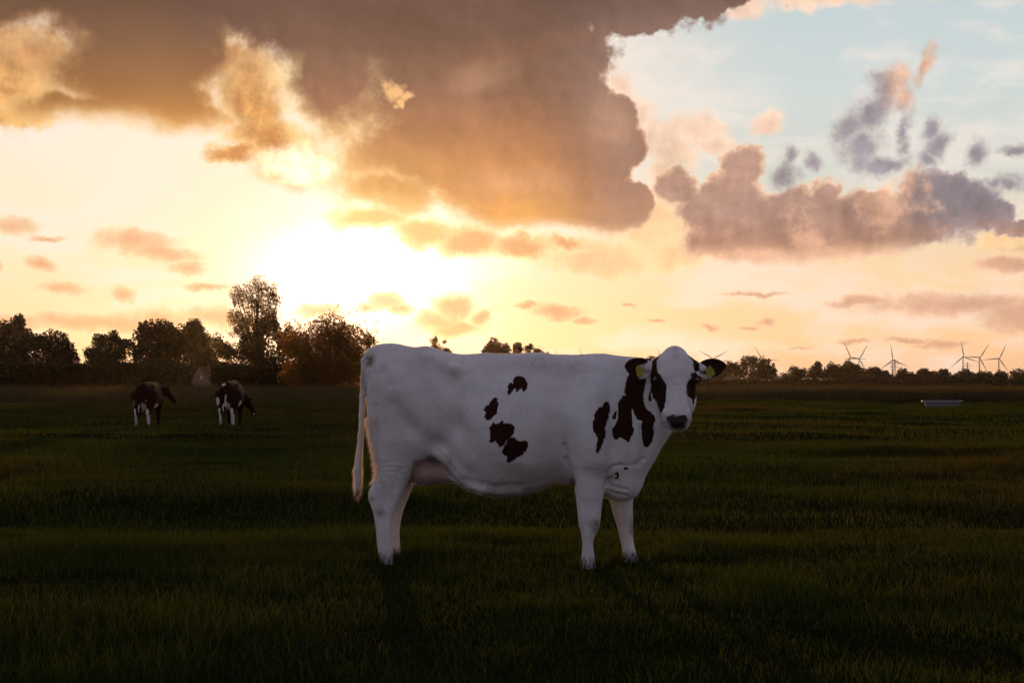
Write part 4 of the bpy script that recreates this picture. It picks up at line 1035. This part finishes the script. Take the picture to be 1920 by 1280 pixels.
make_tree("broadleaf_tree", "tall loose-crowned tree rising above the dark broad tree at the left edge", "tree", [(36, 604, 15, 17), (30, 622, 22, 22), (48, 640, 20, 24), (14, 620, 14, 16)], 250, 3800, .42, .80, group=WOOD)
make_tree("broadleaf_tree", "smooth domed tree left of the sky gap", "tree", [(102, 652, 46, 34), (92, 695, 62, 35), (128, 680, 24, 34), (76, 640, 22, 18)], 212, 8500, .40, .45, group=WOOD)
make_tree("broadleaf_tree", "small uneven tree right of the sky gap", "tree", [(213, 634, 15, 17), (188, 640, 18, 18), (172, 662, 16, 14), (190, 672, 34, 30), (220, 660, 26, 30), (190, 704, 42, 24), (236, 645, 14, 14)], 228, 6500, .40, .66, group=WOOD)
make_tree("broadleaf_tree", "wide round tree above the left distant cow", "tree", [(300, 628, 46, 30), (295, 680, 55, 48), (268, 618, 18, 18), (330, 645, 28, 40), (262, 655, 22, 28)], 200, 9500, .40, .55, group=WOOD)
make_tree("broadleaf_tree", "peaked tree standing behind the gabled house", "tree", [(365, 622, 24, 26), (352, 640, 20, 30), (372, 670, 36, 42), (384, 640, 16, 20)], 330, 7500, .60, .50, group=WOOD)
make_tree("broadleaf_tree", "low see-through tree between the peaked tree and the poplar", "tree", [(408, 648, 20, 24), (392, 665, 24, 26), (420, 660, 16, 24), (405, 695, 36, 26)], 335, 4200, .58, .82, group=WOOD)
make_tree("poplar_tree", "tall airy poplar with bright sky showing through", "tree", [(488, 542, 30, 28), (470, 562, 24, 38), (512, 554, 19, 36), (492, 582, 38, 34), (443, 558, 18, 30), (436, 592, 14, 30), (455, 600, 20, 36), (478, 615, 30, 36), (514, 590, 14, 34), (446, 622, 22, 16)], 215, 8200, .25, .96, m_leaf2, WOOD, base=482, trunk=.38, stretch=1.25)
make_tree("broadleaf_tree", "dark round tree at the foot of the poplar", "tree", [(503, 616, 28, 30), (478, 650, 40, 34), (535, 640, 28, 34), (500, 690, 52, 38), (440, 660, 32, 22), (430, 700, 40, 26)], 190, 10500, .36, .60, group=WOOD)
make_tree("hawthorn_tree", "big spreading bushy tree under the sun left of the near cow", "tree", [(620, 624, 52, 38), (598, 662, 78, 56), (655, 640, 44, 36), (640, 700, 72, 44), (560, 650, 40, 34), (572, 700, 58, 42), (690, 640, 20, 20), (676, 672, 32, 44), (620, 700, 96, 38)], 150, 26000, .25, .60, m_leaf3, None, base=620, trunk=.32, shoots=70)
MIDT = "distant trees seen over the near cow's back"
make_tree("poplar_tree", "small thin poplar above the near cow's hips", "tree", [(815, 638, 9, 9), (832, 642, 7, 9), (820, 652, 14, 14), (812, 668, 12, 20)], 300, 1500, .34, .85, m_leaf2, MIDT, stretch=1.2)
make_tree("broadleaf_tree", "low dark tree right of the small thin poplar", "tree", [(838, 662, 12, 12), (852, 672, 12, 10), (838, 690, 30, 24)], 300, 2200, .45, .5, group=MIDT)
make_tree("broadleaf_tree", "dense round tree over the middle of the near cow's back", "tree", [(926, 650, 16, 17), (944, 656, 16, 16), (930, 680, 32, 30), (915, 665, 14, 20)], 310, 3600, .46, .5, group=MIDT)
make_tree("broadleaf_tree", "wide clumpy tree right of the dense round tree", "tree", [(972, 652, 14, 13), (992, 650, 14, 12), (1010, 660, 14, 12), (1000, 685, 40, 26), (965, 675, 20, 20), (1026, 668, 10, 9)], 310, 4200, .46, .74, group=MIDT)
make_tree("broadleaf_tree", "treetop peeping between the near cow's left ear and back", "tree", [(1190, 680, 14, 11), (1200, 700, 30, 20)], 420, 1500, .60, .5, group=MIDT)
make_tree("broadleaf_tree", "treetop just left of the near cow's forehead", "tree", [(1222, 676, 14, 10), (1238, 695, 26, 24)], 420, 1500, .60, .5, group=MIDT)
FAR = "far treeline on the right"
farT = [
    ("dark tree touching the near cow's right ear", [(1362, 696, 22, 18), (1376, 690, 14, 12), (1340, 705, 22, 14)], 600, 2600, .9, .5),
    ("see-through tree in the middle of the clump right of the near cow", [(1400, 680, 16, 13), (1412, 674, 10, 8), (1395, 700, 26, 20), (1425, 690, 18, 24)], 600, 3200, .8, .78),
    ("tree on the right end of the clump beside the near cow", [(1436, 685, 16, 13), (1448, 700, 12, 16), (1430, 705, 24, 14)], 605, 2400, .85, .6),
    ("low sloping tree above the small white barn", [(1490, 700, 16, 14), (1476, 708, 16, 10), (1505, 704, 14, 14)], 640, 1700, .9, .4),
    ("round-topped tree standing out above the sloping tree", [(1533, 686, 9, 9), (1530, 702, 16, 16)], 610, 1500, .8, .5),
    ("broad dark tree left of the first turbine pair", [(1560, 690, 13, 11), (1552, 704, 20, 14), (1572, 700, 14, 16)], 610, 2000, .9, .4),
    ("large dark tree under the first turbine pair", [(1592, 690, 17, 13), (1582, 704, 24, 14), (1606, 700, 14, 17)], 600, 2400, .9, .4),
    ("fading tree right of the first turbine pair", [(1618, 700, 12, 10), (1628, 708, 14, 10)], 720, 1100, 1.0, .4),
    ("flat-topped tree left of the single turbine", [(1639, 698, 17, 10), (1650, 708, 18, 10)], 640, 1700, .9, .4),
    ("small tree close left of the single turbine", [(1660, 702, 9, 8), (1666, 710, 14, 9)], 700, 900, 1.0, .4),
    ("tree just right of the single turbine and pylon", [(1692, 700, 12, 10), (1690, 710, 18, 9), (1708, 706, 10, 9)], 640, 1500, .9, .4),
    ("round tree halfway between the single turbine and the three turbines", [(1732, 700, 14, 10), (1730, 710, 20, 9)], 620, 1600, .9, .4),
    ("pale low tree right of the halfway round tree", [(1750, 704, 12, 9), (1756, 711, 14, 8)], 740, 900, 1.0, .4),
    ("domed tree left of the tallest turbine", [(1769, 700, 13, 9), (1770, 710, 17, 9)], 680, 1200, .95, .4),
    ("wide tree under the tallest turbine", [(1808, 701, 17, 9), (1800, 710, 22, 9), (1822, 706, 12, 8)], 740, 1600, 1.0, .4),
    ("wide tree under the middle one of the three turbines", [(1846, 704, 18, 9), (1850, 711, 22, 8)], 760, 1400, 1.0, .4),
    ("tree under the rightmost turbine", [(1876, 704, 14, 9), (1880, 711, 18, 8)], 760, 1200, 1.0, .4),
    ("tree at the right edge of the photo", [(1908, 701, 18, 10), (1915, 710, 24, 9), (1940, 704, 24, 12)], 740, 1600, 1.0, .4),
    ("small round bush in front below the domed tree", [(1787, 711, 10, 7)], 520, 600, .7, .3),
    ("small round bush in front below the tallest turbine", [(1810, 712, 8, 6)], 520, 500, .7, .3),
    ("round bush in front below the middle one of the three turbines", [(1836, 710, 12, 9)], 520, 800, .7, .3),
    ("dark bush in front below the rightmost turbine", [(1874, 710, 15, 10)], 520, 900, .7, .3),
    ("wide dark bush in front below the halfway round tree", [(1738, 711, 16, 8), (1720, 712, 10, 6)], 520, 900, .7, .3)]
for lab, lobes, D, n, s, a in farT:
    bush = 'bush' in lab
    make_tree("bush" if bush else "broadleaf_tree", lab, "bush" if bush else "tree", [(x, y, rx * 1.08, ry * 1.08) for x, y, rx, ry in lobes], D, n, s, a, group=FAR, trunk=.3)
# undergrowth joining the trunks of the wood and of the far treeline
def hedge(name, label, x0, x1, D, top, n, size, hmin=.5):
    X_ = rt.uniform(x0, x1, n); sc = D / F_PX
    hh = CZ + (HOR - (top + 7 * (vnoise(X_ / 16, X_ * 0, 41) - .5) + 4 * (vnoise(X_ / 5, X_ * 0, 42) - .5))) * sc
    z = hh * rt.random(n) ** .6; y = D + rt.uniform(-2.5, 2.5, n) * (1 + .4 * vnoise(X_ / 9, z, 4)); x = (X_ - 960) * sc
    c = np.stack([x, y, z], -1); a = rt.normal(0, 1, (n, 3)); a /= np.linalg.norm(a, axis=1)[:, None]; b = np.cross(a, rt.normal(0, 1, (n, 3))); b /= np.linalg.norm(b, axis=1)[:, None]
    s = (size * rt.uniform(.6, 1.3, n))[:, None]
    V = np.stack([c - a * s * .55, c + b * s * .4, c + a * s * .55, c - b * s * .4], 1).reshape(-1, 3); F = np.arange(n)[:, None] * 4 + np.arange(4)
    return prop(mesh_obj(name, V, F, m_leaf, smooth=False, attrs=dict(rnd=np.repeat(rt.random(n), 4))), label, "undergrowth", None, "stuff")
hedge("undergrowth", "dark undergrowth along the foot of the left wood", -420, 352, 186, 682, 60000, .50)
hedge("undergrowth", "dark undergrowth between the house and the bushy tree", 404, 600, 176, 684, 16000, .45)
hedge("undergrowth", "low undergrowth under the distant trees behind the near cow", 700, 1330, 330, 702, 14000, .8)
hedge("undergrowth", "dark undergrowth below the far treeline on the right", 1300, 2350, 500, 712, 28000, .9)

# ------------------------------------------------------------------ wind turbines and pylons
m_turb = simple_mat("turbine_paint", (0.42, 0.43, 0.45, 1), .5, .3, var=.03)
m_steel = simple_mat("galvanised_steel", (0.16, 0.16, 0.165, 1), .6, .4, var=.05)
def turbine(label, px, py, ang, D=3600.0, blade=42.0, group=None):
    hub = WX(px, py, D)
    root = empty("wind_turbine", (hub[0], D, 0), label, "wind turbine", "wind turbines on the horizon")
    H = hub[2]
    V, F = tube([(0, 4.5, -1), (0, 4.5, H * .5), (0, 4.5, H - 1.2)], [2.3, 1.9, 1.3], 12); mesh_obj("tower", V, quad_tri(F), m_turb, root)
    V, F = tube([(0, 1.6, H), (0, 4.5, H + .1), (0, 10.5, H + .2)], [1.6, 2.0, 1.3], 10); mesh_obj("nacelle", V, quad_tri(F), m_turb, root)
    V, F = sphere((0, 0.2, H), 1.9, 12, 8); mesh_obj("hub", V, F, m_turb, root)
    for k in range(3):
        a = math.radians(ang + 120 * k); d = np.array([math.cos(a), 0, math.sin(a)]); s = np.array([-math.sin(a), 0, math.cos(a)])
        rows = []
        for r, ch, th in ((1.0, 1.6, 1.3), (4, 1.8, 1.2), (9, 3.2, .8), (16, 2.7, .55), (26, 1.9, .38), (36, 1.1, .24), (blade, .35, .10)):
            c = np.array([0, -.2, H]) + d * r
            rows.append([c + s * ch * .35, c + np.array([0, th / 2, 0]), c - s * ch * .65, c - np.array([0, th / 2, 0])])
        V = np.array(rows).reshape(-1, 3); m = len(rows)
        F = [(i * 4 + j, i * 4 + (j + 1) % 4, (i + 1) * 4 + (j + 1) % 4, (i + 1) * 4 + j) for i in range(m - 1) for j in range(4)] + [((m - 1) * 4, (m - 1) * 4 + 1, (m - 1) * 4 + 2, (m - 1) * 4 + 3)]
        mesh_obj("blade", V, np.array(F), m_turb, root)
for lab, px, py, an in (
        ("wind turbine, left one of the pair with crossing blades", 1594.5, 669.5, 113),
        ("wind turbine, right one of the pair with crossing blades", 1611.3, 672.4, 60),
        ("wind turbine standing alone beside the power pylon", 1674, 675, 98),
        ("tallest wind turbine, left one of the three at the right", 1806.8, 668.5, 100),
        ("wind turbine in the middle of the three at the right", 1837.5, 670, 57),
        ("wind turbine nearest the right edge of the photo", 1873.9, 672, 65),
        ("wind turbine half hidden by the clump of trees right of the near cow", 1429.7, 674.7, 121),
        ("wind turbine whose blades rise from behind the near cow's right ear", 1336.7, 672.5, 148),
        ("wind turbine blade tip beside the near cow's forehead", 1244, 680, 114),
        ("wind turbine blade tip over the near cow's shoulder, slanting", 1097, 679, 113),
        ("wind turbine blade tip over the near cow's back, upright", 1043, 682, 91)):
    turbine(lab, px, py, an)
def pylon(label, px, top, D):
    H = WX(px, top, D)[2]; x0 = WX(px, top, D)[0]
    root = empty("power_pylon", (x0, D, 0), label, "pylon", "power pylons on the horizon")
    parts = []; w0 = 3.6
    lv = [0, .2, .38, .54, .68, .8, .9, 1.0]; wd = [w0 * (1 - .86 * l ** .8) for l in lv]
    for sx in (-1, 1):
        for sy in (-1, 1):
            parts.append(tube([(sx * w, sy * w, H * l) for l, w in zip(lv, wd)], [.28] * len(lv), 4))
    for i in range(len(lv) - 1):
        for sy in (-1, 1):
            parts.append(tube([(-wd[i], sy * wd[i], H * lv[i]), (wd[i + 1], sy * wd[i + 1], H * lv[i + 1])], [.16, .16], 4))
            parts.append(tube([(wd[i], sy * wd[i], H * lv[i]), (-wd[i + 1], sy * wd[i + 1], H * lv[i + 1])], [.16, .16], 4))
    V, F = join(parts); mesh_obj("lattice_tower", V, quad_tri(F), m_steel, root)
    for l, w in ((.70, 9.5), (.82, 12.5), (.93, 7)):
        p = [tube([(-w, 0, H * l), (0, 0, H * l + .9), (w, 0, H * l)], [.18, .35, .18], 4), tube([(-w, 0, H * l), (w, 0, H * l)], [.2, .2], 4)]
        for s in (-1, -.55, .55, 1): p.append(tube([(s * w, 0, H * l), (s * w, 0, H * l - 2.2)], [.16, .16], 4))
        V, F = join(p); mesh_obj("crossarm", V, quad_tri(F), m_steel, root)
pylon("power pylon close right of the turbine standing alone", 1677.5, 673, 2600)
pylon("faint power pylon behind the tallest wind turbine", 1814, 679, 3400)

# ------------------------------------------------------------------ houses
m_wall = simple_mat("whitewashed_wall", (0.15, 0.115, 0.11, 1), .85, .1, var=.15, scale=2)
m_brick = simple_mat("brick_wall", (0.30, 0.16, 0.12, 1), .85, .1, var=.2, scale=2)
def roof_mat(name, col):
    m, t, b = material(name)
    p = t.n('ShaderNodeTexCoord').outputs['Object']
    w = t.n('ShaderNodeTexWave', bands_direction='Z'); t.put(w.inputs[0], p); w.inputs['Scale'].default_value = 1.6
    c = t.mix(t.m('MULTIPLY', w.outputs['Fac'], .5), tuple(x * 1.1 for x in col[:3]) + (1,), tuple(x * .6 for x in col[:3]) + (1,))
    t.put(b.inputs['Base Color'], t.mix(t.sm(t.noise(p, 1.2, 4, .6), .4, .7, 0, .4), c, tuple(x * .5 for x in col[:3]) + (1,))); b.inputs['Roughness'].default_value = .8
    return m
m_roof = roof_mat("clay_tile_roof", (0.055, 0.026, 0.020, 1)); m_roof2 = roof_mat("dark_tile_roof", (0.09, 0.085, 0.085, 1))
m_glass = simple_mat("window_glass", (0.02, 0.022, 0.025, 1), .08, .6, var=.05)
m_frame = simple_mat("window_frame_paint", (0.60, 0.58, 0.55, 1), .5, .3, var=.05)
def house(name, label, x, D, w, eave, ridge, length, yaw, wm, rm, wins, chim=None, cat="house"):
    z0 = float(terrain(np.array(float(x)), np.array(float(D)))) - .1
    root = empty(name, (x, D, z0), label, cat, None, math.radians(yaw))
    hw = w / 2; L = length
    V = [(-hw, 0, 0), (hw, 0, 0), (hw, 0, eave), (0, 0, ridge), (-hw, 0, eave), (-hw, L, 0), (hw, L, 0), (hw, L, eave), (0, L, ridge), (-hw, L, eave)]
    F5 = np.array([(0, 1, 2, 3, 4), (9, 8, 7, 6, 5)]); F4 = np.array([(1, 6, 7, 2), (5, 0, 4, 9), (0, 5, 6, 1)])
    mesh_obj("wall", V, [F5, F4], wm, root, smooth=False)
    ov, th = .28, .14; parts = []
    sl = (ridge - eave) / hw
    for s in (-1, 1):
        e = (s * (hw + ov), eave - sl * ov + .03); r = (-s * .0, ridge + .03)
        q = [(e[0], -ov, e[1]), (r[0], -ov, r[1]), (r[0], L + ov, r[1]), (e[0], L + ov, e[1])]
        V = np.array(q + [(a, b, c + th) for a, b, c in q]); Fq = np.array([(0, 1, 2, 3), (7, 6, 5, 4), (0, 4, 5, 1), (1, 5, 6, 2), (2, 6, 7, 3), (3, 7, 4, 0)])
        parts.append((V, Fq))
    V, F = join(parts); rf = mesh_obj("roof", V, F, rm, root, smooth=False)
    if chim:
        V, F = join([boxm((0, L * chim, ridge + .35), (.6, .6, 1.3)), boxm((0, L * chim, ridge + 1.04), (.74, .74, .1))]); mesh_obj("chimney", V, F, m_brick, rf, smooth=False)
    for wx, wz, ww, wh in wins:
        V, F = join([boxm((wx, -.03, wz + wh / 2), (ww + .1, .07, .07)), boxm((wx, -.03, wz - wh / 2), (ww + .1, .07, .07)), boxm((wx - ww / 2, -.03, wz), (.07, .066, wh)), boxm((wx + ww / 2, -.03, wz), (.07, .066, wh)), boxm((wx, -.03, wz), (.05, .06, wh)), boxm((wx, -.034, wz), (ww, .06, .05))])
        fr = mesh_obj("window", V, F, m_frame, root, smooth=False)
        V, F = boxm((wx, -.012, wz), (ww, .03, wh)); mesh_obj("pane", V, F, m_glass, fr, smooth=False)
    return root
# the left house: gable apex seen at (370,688), roof running back to the right
house("gabled_house", "whitewashed gabled house with red tiled roof among the left trees", (375 - 960) / F_PX * 292, 292, 6.2, 1.9, 4.75, 9.0, -38, m_wall, m_roof, [(.5, 2.6, .55, .62)], .6)
house("farm_barn", "small pale barn with steep gable left of the sloping tree", (1465 - 960) / F_PX * 560, 560, 3.1, 1.7, 3.9, 6.0, 12, m_wall, m_roof2, [(0, 1.6, .5, .6)], None, "barn")
house("farmhouse", "grey-white farmhouse half hidden under the clump beside the near cow", (1384 - 960) / F_PX * 560, 560, 5.0, 2.2, 4.2, 8.0, 25, m_wall, m_roof2, [(-1.1, 1.3, .8, .9), (1.1, 1.3, .8, .9)], .5)
house("farmhouse", "long low farmhouse between the clump and the small barn", (1432 - 960) / F_PX * 570, 570, 6.5, 1.9, 2.9, 6.0, 70, m_wall, m_roof2, [(-1.6, 1.2, .8, .8), (1.6, 1.2, .8, .8)], None)
house("farmhouse", "dark red roofed farmhouse deep in the left wood", (165 - 960) / F_PX * 205, 205, 5.0, 1.5, 3.6, 5.0, 70, m_brick, m_roof, [(-1.2, 1.1, .8, .9), (1.2, 1.1, .8, .9)], .4)

# ------------------------------------------------------------------ drinking trough
D = 82.0; x0 = (1766.5 - 960) / F_PX * D; z0 = float(terrain(np.array(x0), np.array(D)))
m_tr = simple_mat("trough_steel", (0.22, 0.23, 0.26, 1), .5, .5, 0.2, var=.12, scale=5); m_water, t_, b_ = material("trough_water")
b_.inputs['Base Color'].default_value = (.02, .025, .02, 1); b_.inputs['Roughness'].default_value = .05
tr_ = empty("water_trough", (x0, D, z0), "pale metal drinking trough lying in the pasture by the ditch", "trough", None, math.radians(-14))
zt = .30
def ring(w, d, z): return [(-w, -d, z), (w, -d, z), (w, d, z), (-w, d, z)]
V = ring(.86, .26, 0) + ring(1.02, .34, zt) + ring(.97, .29, zt) + ring(.92, .24, .03)
F = [(3, 2, 1, 0), (12, 13, 14, 15)] + [(a * 4 + i, a * 4 + (i + 1) % 4, (a + 1) * 4 + (i + 1) % 4, (a + 1) * 4 + i) for a in range(3) for i in range(4)]
mesh_obj("basin", V, np.array(F), m_tr, tr_, smooth=False)
c4 = [((-1.14, -.40, zt + .03), (1.14, -.40, zt + .03)), ((1.14, -.40, zt + .03), (1.14, .40, zt + .03)), ((1.14, .40, zt + .03), (-1.14, .40, zt + .03)), ((-1.14, .40, zt + .03), (-1.14, -.40, zt + .03))]
V, F = join([boxm((0, -.37, zt + .03), (2.26, .10, .075)), boxm((0, .37, zt + .03), (2.26, .10, .075)), boxm((-1.07, 0, zt + .03), (.12, .64, .07)), boxm((1.07, 0, zt + .03), (.12, .64, .07))])
mesh_obj("rim", V, F, m_tr, tr_, smooth=False)
mesh_obj("water", ring(.955, .275, zt - .05), np.array([(0, 1, 2, 3)]), m_water, tr_, smooth=False)

# ------------------------------------------------------------------ the two distant cows
MAT_COAT2 = coat_material('dark_cow_coat', (0.008, 0.003, 0.0025, 1), (0.014, 0.005, 0.004, 1))
def far_cow(label, px, heading, head_turn, grazing, marks, D=43.7):
    """a cow seen from behind; heading measured from straight away from the camera, positive to the right"""
    x0 = (px - 960) / F_PX * D; z0 = float(terrain(np.array(x0), np.array(D)))
    f = Field((-1.15, -.75, -.05), (1.95, .75, 1.60), .017)
    f.ell((-.05, 0, .98), (.92, .36, .42), .05); f.ell((-.55, 0, 1.08), (.40, .31, .30), .08); f.ell((-.82, 0, 1.15), (.20, .22, .22), .08); f.ell((.62, 0, 1.02), (.34, .27, .38), .08)
    f.cone((-.85, 0, 1.33), (.75, 0, 1.36), .07, .08, .08)
    for s in (-1, 1):
        f.cone((-.62, s * .20, 1.0), (-.72, s * .19, .68), .21, .12, .08); f.cone((-.72, s * .19, .68), (-.88, s * .17, .48), .115, .065, .05)
        f.cone((-.88, s * .17, .48), (-.84, s * .18, .10), .060, .045, .03); f.cone((-.84, s * .18, .10), (-.80, s * .18, .0), .05, .06, .02)
        f.cone((.60, s * .18, .85), (.58, s * .17, .45), .15, .075, .06); f.cone((.58, s * .17, .45), (.56, s * .17, .10), .06, .045, .03); f.cone((.56, s * .17, .10), (.60, s * .17, .0), .05, .058, .02)
        f.ell((-.52, s * .25, 1.30), (.06, .05, .05), .06)
    f.ell((-.52, 0, .72), (.22, .17, .17), .03)
    for s in (-1, 1):
        for q in (-.60, -.46): f.cone((q, s * .07, .60), (q, s * .07, .51), .022, .014, .02)
    f.cone((-1.0, 0, 1.28), (-1.06, 0, 1.05), .04, .028, .02); f.cone((-1.06, 0, 1.05), (-1.05, .02, .62), .026, .024, .02); f.cone((-1.05, .02, .62), (-1.04, .02, .42), .045, .02, .02)
    tn = head_turn
    if grazing:
        hb = np.array([1.12, tn * .30, .80]); dn = np.array([.25, tn * .45, -.85])
    else:
        hb = np.array([1.05, tn * .30, 1.18]); dn = np.array([.05, tn * .62, -.80])
    dn = dn / np.linalg.norm(dn)
    f.cone((.75, 0, 1.12), hb * .6 + np.array([.75, 0, 1.12]) * .4, .25, .17, .08); f.cone(hb * .6 + np.array([.75, 0, 1.12]) * .4, hb, .17, .13, .06)
    f.cone(hb, hb + dn * .28, .125, .09, .05); f.cone(hb + dn * .28, hb + dn * .44, .085, .078, .04)
    sd = np.cross(dn, (0, 0, 1.0)); sd /= np.linalg.norm(sd); upv = np.cross(sd, dn)
    for s in (-1, 1):
        e0 = hb + sd * s * .10 + upv * .06; f.cone(e0, e0 + sd * s * .13 + upv * .02 - dn * .02, .03, .045, .02); f.cone(e0 + sd * s * .13 + upv * .02, e0 + sd * s * .20, .045, .012, .02)
    V, Q = f.mesh(1); N = vnormals(V, Q)
    p = np.full(len(V), .05)
    white = np.full(len(V), -1.0)
    for (kx, ky, kz), (rx, ry, rz) in marks:
        white = np.maximum(white, 1 - np.sqrt(((V[:, 0] - kx) / rx) ** 2 + ((V[:, 1] - ky) / ry) ** 2 + ((V[:, 2] - kz) / rz) ** 2))
    p = np.where(white > 0, -white * .12, np.minimum(.05, -white * .12 + 0))
    pink = np.clip((1 - np.sqrt(((V[:, 0] + .52) / .24) ** 2 + (V[:, 1] / .19) ** 2 + ((V[:, 2] - .70) / .19) ** 2)) * 4, 0, 1)
    p = np.where(pink > .1, -.05, p)
    root = empty("dairy_cow", (x0, D, z0), label, "cow", "dark cows in the distance", math.radians(90 - heading))
    mesh_obj("body", V, Q, MAT_COAT2, root, attrs=dict(patch=p, nose=np.full(len(V), -1.), pink=pink * .8, stain=np.full(len(V), .5)))
    return root
legw = [((-.88, .23, .22), (.12, .09, .40)), ((-.88, -.14, .26), (.12, .10, .36)), ((-.80, .02, .62), (.20, .12, .20))]
far_cow("dark brown distant cow standing with its head turned right in profile", 279, -2, -1, False, legw + [((-1.0, -.12, .78), (.14, .05, .16)), ((-.2, -.34, .62), (.28, .16, .16)), ((-1.0, .28, .8), (.2, .04, .3)), ((-.88, 0, 1.34), (.06, .05, .04))])
far_cow("dark brown distant cow grazing with its head down at the right", 434, -2, -1, True, legw + [((-.9, .30, .82), (.22, .08, .14)), ((-1.05, 0, .85), (.06, .035, .22)), ((-1.0, .12, 1.33), (.18, .10, .05)), ((-.3, -.30, .7), (.3, .12, .14)), ((1.22, -.50, .42), (.07, .06, .06))])
# ------------------------------------------------------------------ evening haze
m_haze = bpy.data.materials.new("haze"); m_haze.use_nodes = True
ht = m_haze.node_tree; ht.nodes.clear()
pv = ht.nodes.new('ShaderNodeVolumePrincipled'); pv.inputs['Color'].default_value = (0.95, 0.86, 0.76, 1)
pv.inputs['Density'].default_value = HAZE; pv.inputs['Anisotropy'].default_value = 0.80
ho = ht.nodes.new('ShaderNodeOutputMaterial'); ht.links.new(pv.outputs[0], ho.inputs['Volume'])
V, F = boxm((0, 1950, 0), (8000, 4100, 2)); V = np.array(V)
V[:, 2] = np.where(V[:, 2] < 0, -3.0, 135.0)
V[:, 1] = np.where(V[:, 1] < 1000, -60, 4000)
hz = prop(mesh_obj("haze", V, F, m_haze, smooth=False), "thin golden evening haze over the whole pasture", "haze", None, "stuff")
